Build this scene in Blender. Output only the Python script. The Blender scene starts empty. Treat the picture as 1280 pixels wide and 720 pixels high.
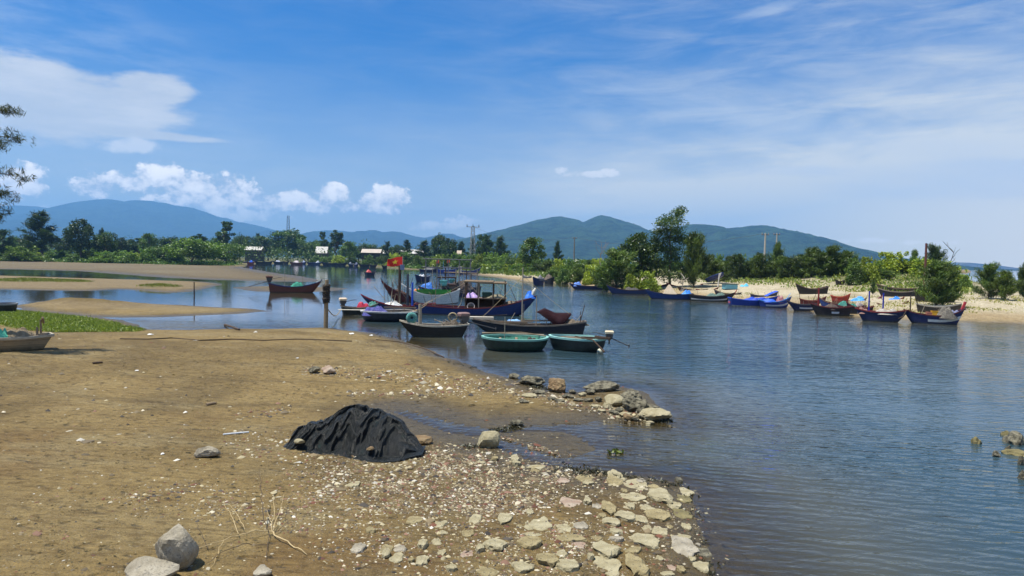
import bpy, math, random
import numpy as np
from mathutils import Vector, Matrix, noise as mnoise
R = math.radians
sc = bpy.context.scene
C = sc.collection
random.seed(7)
rng = np.random.default_rng(11)

# ------------------------------------------------------------------ camera
FPX, CAMH = 865.0, 4.5
ROLL, PITCH = R(1.0), math.atan(34/865.0)
cam_d = bpy.data.cameras.new('camera'); cam = bpy.data.objects.new('camera', cam_d); C.objects.link(cam)
cam_d.sensor_width = 36; cam_d.lens = 36*FPX/1280; cam_d.clip_start = 0.2; cam_d.clip_end = 80000
RM = Matrix.Rotation(math.pi/2-PITCH, 4, 'X') @ Matrix.Rotation(ROLL, 4, 'Z')
cam.matrix_world = Matrix.Translation((0,0,CAMH)) @ RM
sc.camera = cam
R3 = RM.to_3x3()
def ray(px, py):
    return (R3 @ Vector(((px-640)/FPX, -(py-360)/FPX, -1))).normalized()
def on_z(px, py, z=0.0):
    d = ray(px, py); t = (z-CAMH)/d.z
    return Vector((0,0,CAMH)) + d*t
def at_y(px, py, Y):
    d = ray(px, py); return Vector((0,0,CAMH)) + d*(Y/d.y)
def hor(px): return 326 + 0.01746*(px-640)
def azel(px, py):
    d = ray(px, py); return math.atan2(d.x, d.y), math.asin(d.z)

# ------------------------------------------------------------------ colour
def lin(c):
    c = c/255.0
    return c/12.92 if c <= .04045 else ((c+.055)/1.055)**2.4
def rgb(r,g,b): return (lin(r), lin(g), lin(b))
def sun_rgb(r,g,b, k=.66): return (lin(r)*k, lin(g)*k, lin(b)*k)   # albedo of a thing seen sunlit as r,g,b

# ------------------------------------------------------------------ tagging
def tag(o, label=None, cat=None, group=None, kind=None):
    if label: o['label'] = label
    if cat: o['category'] = cat
    if group: o['group'] = group
    if kind: o['kind'] = kind
    return o
def thing(name, label, cat, loc=(0,0,0), rz=0, group=None):
    o = bpy.data.objects.new(name, None); C.objects.link(o)
    o.location = loc; o.rotation_euler = (0,0,rz); o.empty_display_size = .1
    return tag(o, label, cat, group)
def dup(root):
    r = root.copy(); C.objects.link(r)
    for ch in list(root.children):
        c = ch.copy(); C.objects.link(c); c.parent = r
        for g in list(ch.children):
            d = g.copy(); C.objects.link(d); d.parent = c
    return r

# ------------------------------------------------------------------ mesh builder
class MB:
    def __init__(s): s.v=[]; s.f=[]; s.c=[]; s.col=None
    def add(s, vs, fs, col=None):
        b=len(s.v); s.v += [tuple(v) for v in vs]; s.f += [tuple(i+b for i in f) for f in fs]
        s.c += [col]*len(fs)
    def box(s, c, d, rot=None, col=None):
        x,y,z=[q/2 for q in d]
        vs=[Vector((a*x,b*y,e*z)) for a in(-1,1) for b in(-1,1) for e in(-1,1)]
        if rot is not None: vs=[rot@v for v in vs]
        c=Vector(c)
        s.add([v+c for v in vs],[(0,1,3,2),(4,6,7,5),(0,4,5,1),(2,3,7,6),(0,2,6,4),(1,5,7,3)],col)
    def tube(s, pts, r, n=7, cap=True, col=None, flat=1.0, up=Vector((0,0,1))):
        pts=[Vector(p) for p in pts]; m=len(pts)
        rs = r if isinstance(r,(list,tuple)) else [r]*m
        vs=[]; fs=[]
        for i,p in enumerate(pts):
            t=(pts[min(i+1,m-1)]-pts[max(i-1,0)]);
            if t.length<1e-9: t=Vector((0,0,1))
            t.normalize()
            u=up if abs(t.dot(up))<.95 else Vector((1,0,0))
            a=t.cross(u).normalized(); b=a.cross(t).normalized()
            for k in range(n):
                g=2*math.pi*k/n
                vs.append(p+a*math.cos(g)*rs[i]+b*math.sin(g)*rs[i]*flat)
        for i in range(m-1):
            for k in range(n):
                fs.append((i*n+k,i*n+(k+1)%n,(i+1)*n+(k+1)%n,(i+1)*n+k))
        if cap: fs += [tuple(range(n)), tuple((m-1)*n+k for k in reversed(range(n)))]
        s.add(vs,fs,col)
    def bar(s, a, b, w, h=None, col=None):
        a=Vector(a); b=Vector(b); t=b-a; L=t.length; t.normalize(); h=h or w
        u=Vector((0,0,1)) if abs(t.z)<.95 else Vector((1,0,0))
        x=t.cross(u).normalized(); y=x.cross(t).normalized()
        vs=[p+x*(w/2*i)+y*(h/2*j) for p in(a,b) for i,j in((-1,-1),(1,-1),(1,1),(-1,1))]
        s.add(vs,[(0,1,2,3),(7,6,5,4),(0,4,5,1),(1,5,6,2),(2,6,7,3),(3,7,4,0)],col)
    def grid(s, fn, nu, nv, col=None, close_u=False):
        vs=[fn(i/(nu-1) if not close_u else i/nu, j/(nv-1)) for i in range(nu) for j in range(nv)]
        fs=[]
        for i in range(nu if close_u else nu-1):
            for j in range(nv-1):
                a=i*nv+j; b=((i+1)%nu)*nv+j
                fs.append((a,b,b+1,a+1))
        s.add(vs,fs,col)
    def rock(s, c, d, seed=0, sub=2, rot=0, rough=.12, planes=7, col=None, bottom=-.35, cut=(.52,.88), top=9, lump=0):
        vs,fs=ICO[sub]; rd=random.Random(seed)
        pl=[]
        for _ in range(planes):
            n=Vector((rd.gauss(0,1),rd.gauss(0,1),rd.gauss(0,1))).normalized(); pl.append((n,rd.uniform(cut[0],cut[1])))
        off=Vector((rd.uniform(0,99),rd.uniform(0,99),rd.uniform(0,99)))
        M=Matrix.Rotation(rot,3,'Z'); out=[]; c=Vector(c)
        for v in vs:
            q=1.0
            for n,dd in pl:
                w=n.dot(v)
                if w*q>dd: q=dd/w
            q*=1+rough*(mnoise.fractal(v*2.2+off,1,2,3))+lump*mnoise.noise(Vector((v.x,v.y,0))*1.7+off)
            p=v*q; p.z=min(max(p.z,bottom),top+.10*mnoise.noise(v*3+off))
            out.append(M@Vector((p.x*d[0]/2,p.y*d[1]/2,p.z*d[2]/2))+c)
        s.add(out,fs,col)
    def build(s, name, mat, parent=None, smooth=False, colors=False):
        me=bpy.data.meshes.new(name)
        me.from_pydata(s.v,[],s.f); me.update()
        if smooth:
            me.polygons.foreach_set('use_smooth',[True]*len(s.f))
        if colors:
            at=me.color_attributes.new('Col','FLOAT_COLOR','CORNER')
            arr=[]
            for f,c in zip(s.f,s.c):
                c=c or (.5,.5,.5)
                arr += [c[0],c[1],c[2],1.0]*len(f)
            at.data.foreach_set('color',arr)
        if mat is not None: me.materials.append(mat)
        o=bpy.data.objects.new(name,me); C.objects.link(o)
        if parent is not None: o.parent=parent
        return o
import bmesh
ICO={}
for _k in (1,2,3,4):
    _b=bmesh.new(); bmesh.ops.create_icosphere(_b,subdivisions=_k,radius=1)
    ICO[_k]=([v.co.copy() for v in _b.verts],[tuple(v.index for v in f.verts) for f in _b.faces]); _b.free()
def np_mesh(name, V, F, mat, cols=None, smooth=False, parent=None):
    """V (n,3), F (m,k) arrays, cols per-face (m,3)"""
    me=bpy.data.meshes.new(name); m,k=F.shape
    me.vertices.add(len(V)); me.vertices.foreach_set('co',V.astype(np.float32).ravel())
    me.loops.add(m*k); me.loops.foreach_set('vertex_index',F.astype(np.int32).ravel())
    me.polygons.add(m); me.polygons.foreach_set('loop_start',np.arange(0,m*k,k,dtype=np.int32))
    if smooth: me.polygons.foreach_set('use_smooth',np.ones(m,dtype=bool))
    me.update(calc_edges=True)
    if cols is not None:
        at=me.color_attributes.new('Col','FLOAT_COLOR','CORNER')
        c=np.ones((m,k,4),np.float32); c[:,:,:3]=cols[:,None,:]
        at.data.foreach_set('color',c.ravel())
    me.materials.append(mat)
    o=bpy.data.objects.new(name,me); C.objects.link(o)
    if parent is not None: o.parent=parent
    return o

# ------------------------------------------------------------------ node helper
class NT:
    def __init__(s, tree): s.t=tree; s.n=tree.nodes; s.l=tree.links
    def new(s, typ, **kw):
        n=s.n.new(typ)
        for k,v in kw.items(): setattr(n,k,v)
        return n
    def link(s,a,b): s.l.new(a,b)
    def put(s, sock, v):
        if isinstance(v,bpy.types.NodeSocket): s.l.new(v,sock)
        else: sock.default_value=v
    def math(s, op, a, b=None, c=None, clamp=False):
        n=s.n.new('ShaderNodeMath'); n.operation=op; n.use_clamp=clamp
        for i,q in enumerate((a,b,c)):
            if q is not None: s.put(n.inputs[i],q)
        return n.outputs[0]
    def ss(s, v, lo, hi, a=0.0, b=1.0):
        n=s.n.new('ShaderNodeMapRange'); n.interpolation_type='SMOOTHSTEP'
        s.put(n.inputs[0],v); n.inputs[1].default_value=lo; n.inputs[2].default_value=hi
        n.inputs[3].default_value=a; n.inputs[4].default_value=b
        return n.outputs[0]
    def mix(s, f, a, b, typ='MIX'):
        n=s.n.new('ShaderNodeMix'); n.data_type='RGBA'; n.blend_type=typ
        s.put(n.inputs[0],f)
        for i,q in ((6,a),(7,b)):
            if isinstance(q,tuple) and len(q)==3: q=(*q,1)
            s.put(n.inputs[i],q)
        return n.outputs[2]
    def noise(s, vec, scale, detail=4, rough=.55, dist=0, out=0):
        n=s.n.new('ShaderNodeTexNoise'); n.inputs['Scale'].default_value=scale
        n.inputs['Detail'].default_value=detail; n.inputs['Roughness'].default_value=rough
        n.inputs['Distortion'].default_value=dist
        if vec is not None: s.put(n.inputs['Vector'],vec)
        return n.outputs[out]
    def mapping(s, vec, scale=(1,1,1), rot=(0,0,0), loc=(0,0,0)):
        n=s.n.new('ShaderNodeMapping'); s.put(n.inputs['Vector'],vec)
        n.inputs['Scale'].default_value=scale; n.inputs['Rotation'].default_value=rot; n.inputs['Location'].default_value=loc
        return n.outputs[0]
    def bump(s, h, strength=.3, dist=.05, normal=None):
        n=s.n.new('ShaderNodeBump'); n.inputs['Strength'].default_value=strength; n.inputs['Distance'].default_value=dist
        s.put(n.inputs['Height'],h)
        if normal is not None: s.put(n.inputs['Normal'],normal)
        return n.outputs[0]
def newmat(name):
    m=bpy.data.materials.new(name); m.use_nodes=True; t=NT(m.node_tree)
    b=m.node_tree.nodes['Principled BSDF']; o=m.node_tree.nodes['Material Output']
    return m,t,b,o
_pm={}
def paint(col, rough=.6, wear=.35, scale=6.0, dirt=(.10,.085,.065), bump=.25, spec=.35, name='painted_wood'):
    """weathered painted wood: tone drift, chips, grime streaks"""
    key=(col,rough,wear,scale,dirt,bump,name)
    if key in _pm: return _pm[key]
    m,t,b,o=newmat(name)
    tc=t.new('ShaderNodeTexCoord').outputs['Object']
    n1=t.noise(tc,scale,5,.65); n2=t.noise(t.mapping(tc,(1.2,1.2,7)),scale*.9,4,.6)
    d=t.mix(t.ss(n1,.3,.75,0,.5), col, tuple(min(1,c*1.45+.012) for c in col))
    d=t.mix(t.math('MULTIPLY',t.ss(n2,.5,.72),wear), d, dirt)
    n3=t.noise(tc,scale*5,3,.7)
    d=t.mix(t.math('MULTIPLY',t.ss(n3,.62,.7),wear*.9), d, tuple(c*.35+.09 for c in col))
    if name=='painted_wood':
        sz=t.new('ShaderNodeSeparateXYZ'); t.link(tc,sz.inputs[0])
        fr_=t.math('FRACT',t.math('MULTIPLY_ADD',sz.outputs[2],5.5,t.math('MULTIPLY',n1,.12)))
        d=t.mix(t.ss(fr_,.10,.03,0,.7),d,tuple(q*.25 for q in col))          # plank seams
        d=t.mix(t.math('MULTIPLY',t.ss(sz.outputs[2],.22,.02),t.ss(n1,.3,.6,.35,.8)),d,(.045,.047,.030))   # weed and slime at the waterline
    t.link(d,b.inputs['Base Color'])
    b.inputs['Roughness'].default_value=rough; b.inputs['Specular IOR Level'].default_value=spec
    t.link(t.bump(t.math('ADD',n2,t.math('MULTIPLY',n3,.4)),bump,.02),b.inputs['Normal'])
    _pm[key]=m; return m
def stone_mat(name, cols, scale=3.0, dark=(.03,.03,.026), dark_amt=.5, bump=.6, bdist=.03, lowdark=0):
    m,t,b,o=newmat(name)
    tc=t.new('ShaderNodeTexCoord').outputs['Object']
    n1=t.noise(tc,scale,6,.65); n2=t.noise(tc,scale*4.3,5,.7); n3=t.noise(tc,scale*17,3,.7)
    d=t.mix(t.ss(n1,.35,.65),cols[0],cols[1])
    d=t.mix(t.math('MULTIPLY',t.ss(n2,.52,.68),dark_amt),d,dark)
    d=t.mix(t.ss(n3,.3,.75,.0,.35),d,cols[1],'MULTIPLY')
    t.link(d,b.inputs['Base Color']); b.inputs['Roughness'].default_value=.88
    h=t.math('ADD',t.math('MULTIPLY',n2,.8),t.math('MULTIPLY',n3,.35))
    t.link(t.bump(h,bump,bdist),b.inputs['Normal'])
    return m

# ------------------------------------------------------------------ sun and sky
SUN_EL, SUN_AZ = R(71), R(-100)        # azimuth from +Y (view direction), negative to the left
sd = Vector((math.sin(SUN_AZ)*math.cos(SUN_EL), math.cos(SUN_AZ)*math.cos(SUN_EL), math.sin(SUN_EL)))
sl=bpy.data.lights.new('sun','SUN'); sl.energy=4.9; sl.angle=R(.5); sl.color=(1,.945,.84)
so=bpy.data.objects.new('sun',sl); C.objects.link(so); so.rotation_euler=sd.to_track_quat('Z','Y').to_euler(); so.location=(0,0,50)

w=bpy.data.worlds.new('World'); sc.world=w; w.use_nodes=True
W=NT(w.node_tree); W.n.clear()
sky=W.new('ShaderNodeTexSky'); sky.sky_type='NISHITA'; sky.sun_disc=False
sky.sun_elevation=SUN_EL; sky.sun_rotation=SUN_AZ; sky.air_density=1.35; sky.dust_density=.6; sky.ozone_density=2.2; sky.altitude=0
wtc=W.new('ShaderNodeTexCoord').outputs['Generated']
sx=W.new('ShaderNodeSeparateXYZ'); W.link(wtc,sx.inputs[0])
X,Y,Z=sx.outputs
AZ=W.math('ARCTAN2',X,Y); EL=W.math('ARCSINE',Z)
ae=W.new('ShaderNodeCombineXYZ'); W.link(AZ,ae.inputs[0]); W.link(EL,ae.inputs[1]); AE=ae.outputs[0]
def ell(px,py,rx,ry,rot=0):
    a,e=azel(px,py); ra=rx/FPX*math.cos(a)**1.0; re=ry/FPX*math.cos(a)
    n=W.mapping(AE,(1,1,1),(0,0,0),(-a,-e,0))
    if rot: n=W.mapping(n,(1,1,1),(0,0,rot))
    n=W.mapping(n,(1/ra,1/re,0))
    v=W.new('ShaderNodeVectorMath',operation='DOT_PRODUCT'); W.link(n,v.inputs[0]); W.link(n,v.inputs[1])
    return W.math('SUBTRACT',1.0,v.outputs['Value'])
def vmax(l):
    r=l[0]
    for q in l[1:]: r=W.math('SMOOTH_MAX',r,q,.35)
    return r
# warm-up noises in az/el
nz_f=W.noise(W.mapping(AE,(1,1.3,1)),34,7,.62)          # billow
nz_b=W.noise(W.mapping(AE,(1,1.5,1)),11,5,.55)
nz_g=W.noise(W.mapping(AE,(1,1.2,1)),75,5,.6)
nb=W.math('ADD',W.math('ADD',W.math('MULTIPLY',W.math('SUBTRACT',nz_f,.5),2.8),W.math('MULTIPLY',W.math('SUBTRACT',nz_g,.5),1.3)),W.math('MULTIPLY',W.math('SUBTRACT',nz_b,.5),1.2))
cum=[(30,226,34,26),(12,250,24,14),(60,262,40,10),(125,232,40,20),(165,228,36,16),(203,222,42,24),(240,236,48,26),(285,236,40,26),(320,248,40,20),(262,254,90,15),(345,258,36,12),
     (368,250,22,16),(398,258,30,14),(415,244,26,17),(440,260,32,10),(462,254,30,17),(490,247,32,22),(480,260,44,12),
     (575,276,30,10),(300,268,80,10),(160,262,80,8),(540,282,40,8)]
cm=vmax([ell(*q) for q in cum])
cum_m=W.ss(W.math('ADD',cm,nb),.26,.78)
cum_m=W.math('MULTIPLY',cum_m,W.ss(EL,R(2.0),R(4.2),.25,1))
# shade of the cumulus: thicker = whiter, low = greyer
cum_l=W.ss(W.math('ADD',W.math('MULTIPLY',cm,.35),W.math('MULTIPLY',nb,1.0)),-.25,.75)
# small bright cloud
sm=W.ss(W.math('ADD',ell(166,182,38,12,-.15),W.math('MULTIPLY',nb,.7)),.05,.8,0,.85)
# small far clouds to the right
fr=vmax([ell(868,299,60,7),ell(1075,301,40,5),ell(760,216,16,7),ell(700,213,16,6),ell(735,218,44,6),ell(1160,303,60,5),ell(1010,298,30,5)])
fr=W.ss(W.math('ADD',fr,nb),.35,1.1,0,.75)
# big sheet at top left: crisp right tip and lower edge
st=W.noise(W.mapping(AE,(1.2,5,1),(0,0,-.12)),9,6,.6)
st2=W.noise(W.mapping(AE,(1,2.0,1),(0,0,.25)),26,5,.62)
sheet=vmax([ell(10,118,170,56,.06),ell(110,128,125,42,.08),ell(190,112,56,24),ell(60,150,110,20,.02),ell(170,167,110,7)])
sh_m=W.ss(W.math('ADD',sheet,W.math('ADD',W.math('MULTIPLY',W.math('SUBTRACT',st,.5),1.3),W.math('MULTIPLY',W.math('SUBTRACT',st2,.5),.7))),-.05,.6,0,.86)
veil1=W.math('MULTIPLY',W.ss(ell(60,70,330,120,.3),-.1,1),W.ss(st,.35,.75,0,.28))
# broad cirrus veils: streaks rising to the right, thick towards the right and the horizon
cs=W.noise(W.mapping(AE,(1.0,5.5,1),(0,0,-.30)),6.0,7,.62,.5)
cs2=W.noise(W.mapping(AE,(1.0,3.2,1),(0,0,-.45),(3,1,0)),3.0,5,.6,.3)
right=W.ss(AZ,R(-12),R(30))
low=W.ss(EL,R(22),R(3))
hz=W.ss(EL,R(16),R(1))
cv=W.math('MULTIPLY',W.ss(cs,.30,.85),W.math('ADD',W.math('MULTIPLY',right,.40),.10))
cv=W.math('ADD',cv,W.math('MULTIPLY',W.ss(cs2,.25,.75),W.math('MULTIPLY',W.math('ADD',W.math('MULTIPLY',right,.72),.10),low)))
cv=W.math('ADD',cv,W.math('MULTIPLY',hz,W.math('ADD',.55,W.math('MULTIPLY',right,.38))),clamp=True)
band=W.ss(W.math('ADD',ell(1230,225,240,34,.05),W.math('MULTIPLY',W.math('SUBTRACT',cs,.5),2.2)),.0,1.1,0,.40)
band2=W.ss(W.math('ADD',ell(1000,160,330,26,.22),W.math('MULTIPLY',W.math('SUBTRACT',cs,.5),2.4)),.1,1.2,0,.22)
band3=W.ss(W.math('ADD',ell(960,12,60,9,-.2),W.math('MULTIPLY',W.math('SUBTRACT',st,.5),2.4)),.1,1.2,0,.25)
band4=W.ss(W.math('ADD',ell(990,214,90,9,.05),W.math('MULTIPLY',W.math('SUBTRACT',cs,.5),2.4)),.1,1.1,0,.35)
CW=(7.6,8.0,8.8); CB=(11.5,10.6,9.4); CG=(4.2,4.5,5.0)
skyc=W.mix(1.0,sky.outputs[0],W.mix(W.ss(EL,R(24),R(48)),(.01,.33,.76),(.46,.68,.85)),'MULTIPLY')
c=W.mix(cv,skyc,W.mix(W.ss(EL,R(12),R(2)),(5.8,5.8,5.4),(7.2,6.8,5.6)))
for bnd in (veil1,band,band2,band3,band4): c=W.mix(bnd,c,(4.6,5.1,5.9))
c=W.mix(sh_m,c,W.mix(W.ss(st,.3,.75),(4.6,4.8,5.1),(5.8,5.8,5.8)))
c=W.mix(cum_m,c,W.mix(cum_l,CG,CB))
c=W.mix(sm,c,(6.2,6.3,6.5)); c=W.mix(fr,c,(8.4,8.0,7.5))
bg=W.new('ShaderNodeBackground'); bg.inputs[1].default_value=.10
W.link(c,bg.inputs[0])
wo=W.new('ShaderNodeOutputWorld'); W.link(bg.outputs[0],wo.inputs[0])
w.cycles.sampling_method='MANUAL'; w.cycles.sample_map_resolution=1024

vs=sc.view_settings; vs.view_transform='Standard'; vs.look='None'; vs.exposure=.55; vs.gamma=1; vs.use_curve_mapping=False
sc.display_settings.display_device='sRGB'
cy=sc.cycles
cy.use_denoising=True
try: cy.denoiser='OPENIMAGEDENOISE'
except Exception: pass
cy.max_bounces=6; cy.diffuse_bounces=2; cy.glossy_bounces=3; cy.transmission_bounces=3; cy.transparent_max_bounces=10; cy.volume_bounces=1
cy.caustics_reflective=False; cy.caustics_refractive=False; cy.sample_clamp_indirect=6
cy.use_adaptive_sampling=True; cy.adaptive_threshold=.015
# ================================================================== TERRAIN
def vnoise(x,y,seed=0):
    """smooth value noise, numpy, ~[-1,1]"""
    xi=np.floor(x).astype(np.int64); yi=np.floor(y).astype(np.int64); fx=x-xi; fy=y-yi
    fx=fx*fx*(3-2*fx); fy=fy*fy*(3-2*fy)
    def h(a,b):
        n=(a*374761393+b*668265263+seed*1442695)&0x7fffffff
        n=((n^(n>>13))*1274126177)&0x7fffffff
        return ((n^(n>>16))&0xffff)/32767.5-1
    return (h(xi,yi)*(1-fx)+h(xi+1,yi)*fx)*(1-fy)+(h(xi,yi+1)*(1-fx)+h(xi+1,yi+1)*fx)*fy
def fbm(x,y,seed=0,oct=4):
    r=0;a=1;s=0
    for i in range(oct): r=r+a*vnoise(x*2**i,y*2**i,seed+i*17); s+=a; a*=.5
    return r/s
def pxpoly(pts, z=0.0): return np.array([[*on_z(px,py,z).xy] for px,py in pts])
def sdf(P, X, Y):
    """signed distance, positive inside"""
    n=len(P); d2=np.full(X.shape,1e18); ins=np.zeros(X.shape,bool)
    for i in range(n):
        ax,ay=P[i]; bx,by=P[(i+1)%n]; ex,ey=bx-ax,by-ay
        L=ex*ex+ey*ey+1e-12
        t=np.clip(((X-ax)*ex+(Y-ay)*ey)/L,0,1)
        d2=np.minimum(d2,(X-ax-t*ex)**2+(Y-ay-t*ey)**2)
        c=((ay>Y)!=(by>Y))
        if ey!=0:
            xx=ax+(Y-ay)*ex/ey
            ins^=(c&(X<xx))
    d=np.sqrt(d2); return np.where(ins,d,-d)

near=[(-500,384),(-100,384),(0,385),(45,389),(100,394),(150,400),(186,411.5),(240,412.5),(300,410.5),(350,411),(405,409.5),(440,413),(462,416),(482,420),(510,428),(540,440),(572,453),(608,466),(645,476),(672,484),(690,489),(720,490),(742,487),(775,484),(806,490),(842,521),(828,529),(790,527),(770,525),(745,526),(722,533),(735,548),(744,562),(720,572),(700,577),(715,584),(745,590),(790,594),(850,603),(866,622),(870,650),(884,690),(894,720),(905,760),(915,840)]
near=np.vstack([pxpoly(near),[[3.0,3.5],[3.4,-20],[-150,-20],[-150,70]]])
creeks=[pxpoly([(770,527),(735,530),(690,531),(650,533.5),(612,535.5),(575,531),(530,521),(500,512),(497,514),(525,526),(560,540),(600,545),(618,541),(660,538.5),(700,538),(725,545),(745,560),(752,545)]),
        pxpoly([(758,563),(735,570),(700,570),(665,562),(640,553),(625,549),(610,548),(604,553),(625,560),(650,570),(675,579),(705,585),(740,590),(775,590)])]
bar2=pxpoly([(36,384),(75,380),(130,379.5),(190,380.5),(250,382.5),(318,386),(328,389),(300,392),(250,394.5),(200,396.5),(150,397.5),(100,395.5),(60,391.5),(30,388)])
mid=pxpoly([(-500,342),(0,344.5),(60,346.3),(120,348),(190,350),(250,352),(276,354.5),(283,356),(262,359.5),(238,364.5),(215,366),(195,365),(180,362.5),(150,361.5),(110,363.5),(50,363),(0,362),(-500,359)])
bar3=pxpoly([(285,359.2),(310,357.8),(350,357.2),(400,358.5),(432,360.5),(415,364),(370,366),(320,364.5)])
land=[(-500,333),(0,336.5),(50,337.5),(100,339),(150,343),(200,347),(250,349.3),(300,351),(350,352.2),(392,352.3),(402,350.5),(382,346),(345,341),(316,336.5),(303,333.5),(306,331.2),(318,329.8),(335,329.5),(370,330.2),(400,331),(440,332.2),(470,334),(500,336),(530,338),(560,341),(580,343),(600,345),(620,347),(645,350),(665,353),(690,354.5),(705,353.5),(725,358),(760,362.5),(800,365.5),(830,369),(860,373),(890,376),(912,377),(950,380),(985,383.5),(1013,388),(1040,392),(1073,396),(1100,398.5),(1140,400),(1200,401),(1280,404),(1400,410)]
land=np.vstack([pxpoly(land),[[62,50],[82,90],[115,150],[150,230],[330,520],[1500,2500],[9000,14000],[9000,30000],[-30000,30000],[-30000,300],[-1500,150]]])
def smooth01(x,a,b):
    t=np.clip((x-a)/(b-a),0,1); return t*t*(3-2*t)
HX,HY=at_y(1134,335,112).x,112.0
humps=[(*on_z(102,381).xy,5.5,2.6,.50),(*on_z(72,383).xy,4,2,.18),(*on_z(200,360.5).xy,3.4,2.2,.42),(*on_z(45,354).xy,10,5,.38)]
G={}
def terrain(X,Y,want_tint=False):
    X=np.asarray(X,float); Y=np.asarray(Y,float)
    s1=sdf(near,X,Y); s1w=s1+.35*fbm(X/1.7,Y/1.7,3)*np.clip(Y/25,.35,1.3)
    h=np.where(s1w>0,.95*(1-np.exp(-np.maximum(s1w,0)/10.5)),.13*s1w)
    h=h+np.where(s1>0,1,0)*.035*fbm(X/2.6,Y/2.6,9)*smooth01(s1,.3,2.5)
    for c in creeks:
        sc_=sdf(c,X,Y)+.06*fbm(X/.8,Y/.8,21)
        h=np.minimum(h,np.where(sc_>0,-.035-.03*np.minimum(sc_,1.5),-.050*sc_+.0))if True else h
    for P,top,L in ((bar2,.22,2.5),(mid,.22,4.0),(bar3,.10,3.0)):
        s=sdf(P,X,Y)+.8*fbm(X/5,Y/5,31)
        h=np.maximum(h,np.where(s>0,top*(1-np.exp(-np.maximum(s,0)/L)),.06*s))
    s4=sdf(land,X,Y); w4=s4+1.2*fbm(X/7,Y/7,41)*smooth01(s4,-8,3)
    right=smooth01(X/np.maximum(Y,1),-.10,.06)
    top=.55+right*1.25; L=45-right*32
    b=top*(1-np.exp(-np.maximum(w4,0)/L))
    dune=right*smooth01(s4,5,22)*(.45*fbm(X/11,Y/11,51)+.22*fbm(X/3.5,Y/3.5,57))+right*.6*smooth01(s4,20,50)
    b=b+np.maximum(dune,-.4)+smooth01(X/np.maximum(Y,1),.5,.75)*smooth01(s4,8,25)*.35
    # the left flat stays level up to the vegetation, then a low bank
    b=b+(1-right)*.5*smooth01(Y,285,330)*(s4>0)
    h=np.maximum(h,np.where(w4>0,b,.07*w4))
    for hx,hy,ra,rb,hh in humps:
        q=((X-hx)/ra)**2+((Y-hy)/rb)**2
        h=h+hh*np.exp(-q*1.6)*(1+.35*fbm(X/1.1,Y/1.1,61))
    h=h+np.where(w4>0,1.5*np.exp(-(((X-HX)/17)**2+((Y-HY)/13)**2)),0)
    lag=smooth01(-X/np.maximum(Y,1),.17,.24)*(Y>40)*(Y<140)
    h=np.maximum(h,-1.4+1.29*lag)
    G.update(s1=s1,s4=s4,right=right)
    return h
def hgt(x,y): return float(terrain(np.array([x]),np.array([y]))[0])
def on_ground(px,py):
    """first hit of the pixel ray with the ground (or the water plane)"""
    d=ray(px,py); o=Vector((0,0,CAMH))
    tmax=(0-CAMH)/d.z if d.z<-1e-4 else 900
    ts=np.linspace(tmax*.45,tmax*1.02,160)
    xs=d.x*ts; ys=d.y*ts; zs=CAMH+d.z*ts
    hh=np.maximum(terrain(xs,ys),0)
    k=np.nonzero(zs<=hh)[0]
    if len(k)==0: t=tmax
    else:
        i=max(k[0],1); a=zs[i-1]-hh[i-1]; b=zs[i]-hh[i]
        t=ts[i-1]+(ts[i]-ts[i-1])*(a/(a-b+1e-9))
    p=o+d*t; p.z=max(hgt(p.x,p.y),0); return p
# ---- ground sheet
def grassmask(X,Y):
    P=pxpoly([(-80,386),(0,387),(60,391.5),(110,396.5),(150,403),(172,410),(182,413),(165,416),(120,418),(75,420),(58,421),(50,417),(0,411),(-80,409)],.25)
    return sdf(P,X,Y)
rows=np.concatenate([[-30,-12,-4,0,2],np.geomspace(3.5,640,470),np.geomspace(700,15000,26)])
cu=np.linspace(-1.25,1.25,430)
YY,UU=np.meshgrid(rows,cu,indexing='ij'); XX=np.clip(UU*(np.maximum(YY,0)+6),-12400,4950)
far=(YY>640)
HH=terrain(XX,YY); s1=G['s1']; s4=G['s4']; rightm=G['right']
HH=np.where(YY>640,np.where((XX/np.maximum(YY,1))<.66,1.2,HH),HH)
n=len(rows); mcol=len(cu)
V=np.stack([XX,YY,HH],-1).reshape(-1,3)
idx=np.arange(n*mcol).reshape(n,mcol)
F=np.stack([idx[:-1,:-1],idx[:-1,1:],idx[1:,1:],idx[1:,:-1]],-1).reshape(-1,4)
# ---- what the ground is made of, point by point
def mixc(a,b,f): return a*(1-f[...,None])+np.array(b)*f[...,None]
col=np.ones(XX.shape+(3,))*np.array(sun_rgb(176,151,96))
f=fbm(XX/3.2,YY/5,71); col=mixc(col,sun_rgb(130,109,64),smooth01(f,-.15,.5)*.7)
col=mixc(col,sun_rgb(184,164,116),smooth01(fbm(XX/6,YY/2.5,75),.0,.55)*.55)
col=mixc(col,sun_rgb(140,106,54),smooth01(fbm(XX/2.6,YY/3,79),.05,.5)*smooth01(-YY,-22,-11)*.55)
tr=np.abs(np.sin(.0+ (YY-24-.10*XX+1.2*fbm(XX/9,YY/9,83))/1.0)); col=mixc(col,sun_rgb(112,96,62),smooth01(-tr,-.25,-.02)*smooth01(-np.abs(YY-23),-9,-3)*smooth01(-XX,1,6)*.5)
lf=smooth01(YY,52,60)*(1-rightm)
col=mixc(col,sun_rgb(162,143,106),lf)
upper=lf*smooth01(s4,0,8)
col=mixc(col,sun_rgb(133,119,92),upper*.85)
col=mixc(col,sun_rgb(150,140,112),upper*smooth01(fbm(XX/14,YY/22,87),-.1,.5)*.7)
rr=smooth01(s4,-2,0)*rightm
col=mixc(col,sun_rgb(205,183,142),rr)
col=mixc(col,sun_rgb(238,226,196),rr*smooth01(s4,2.5,7))
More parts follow.
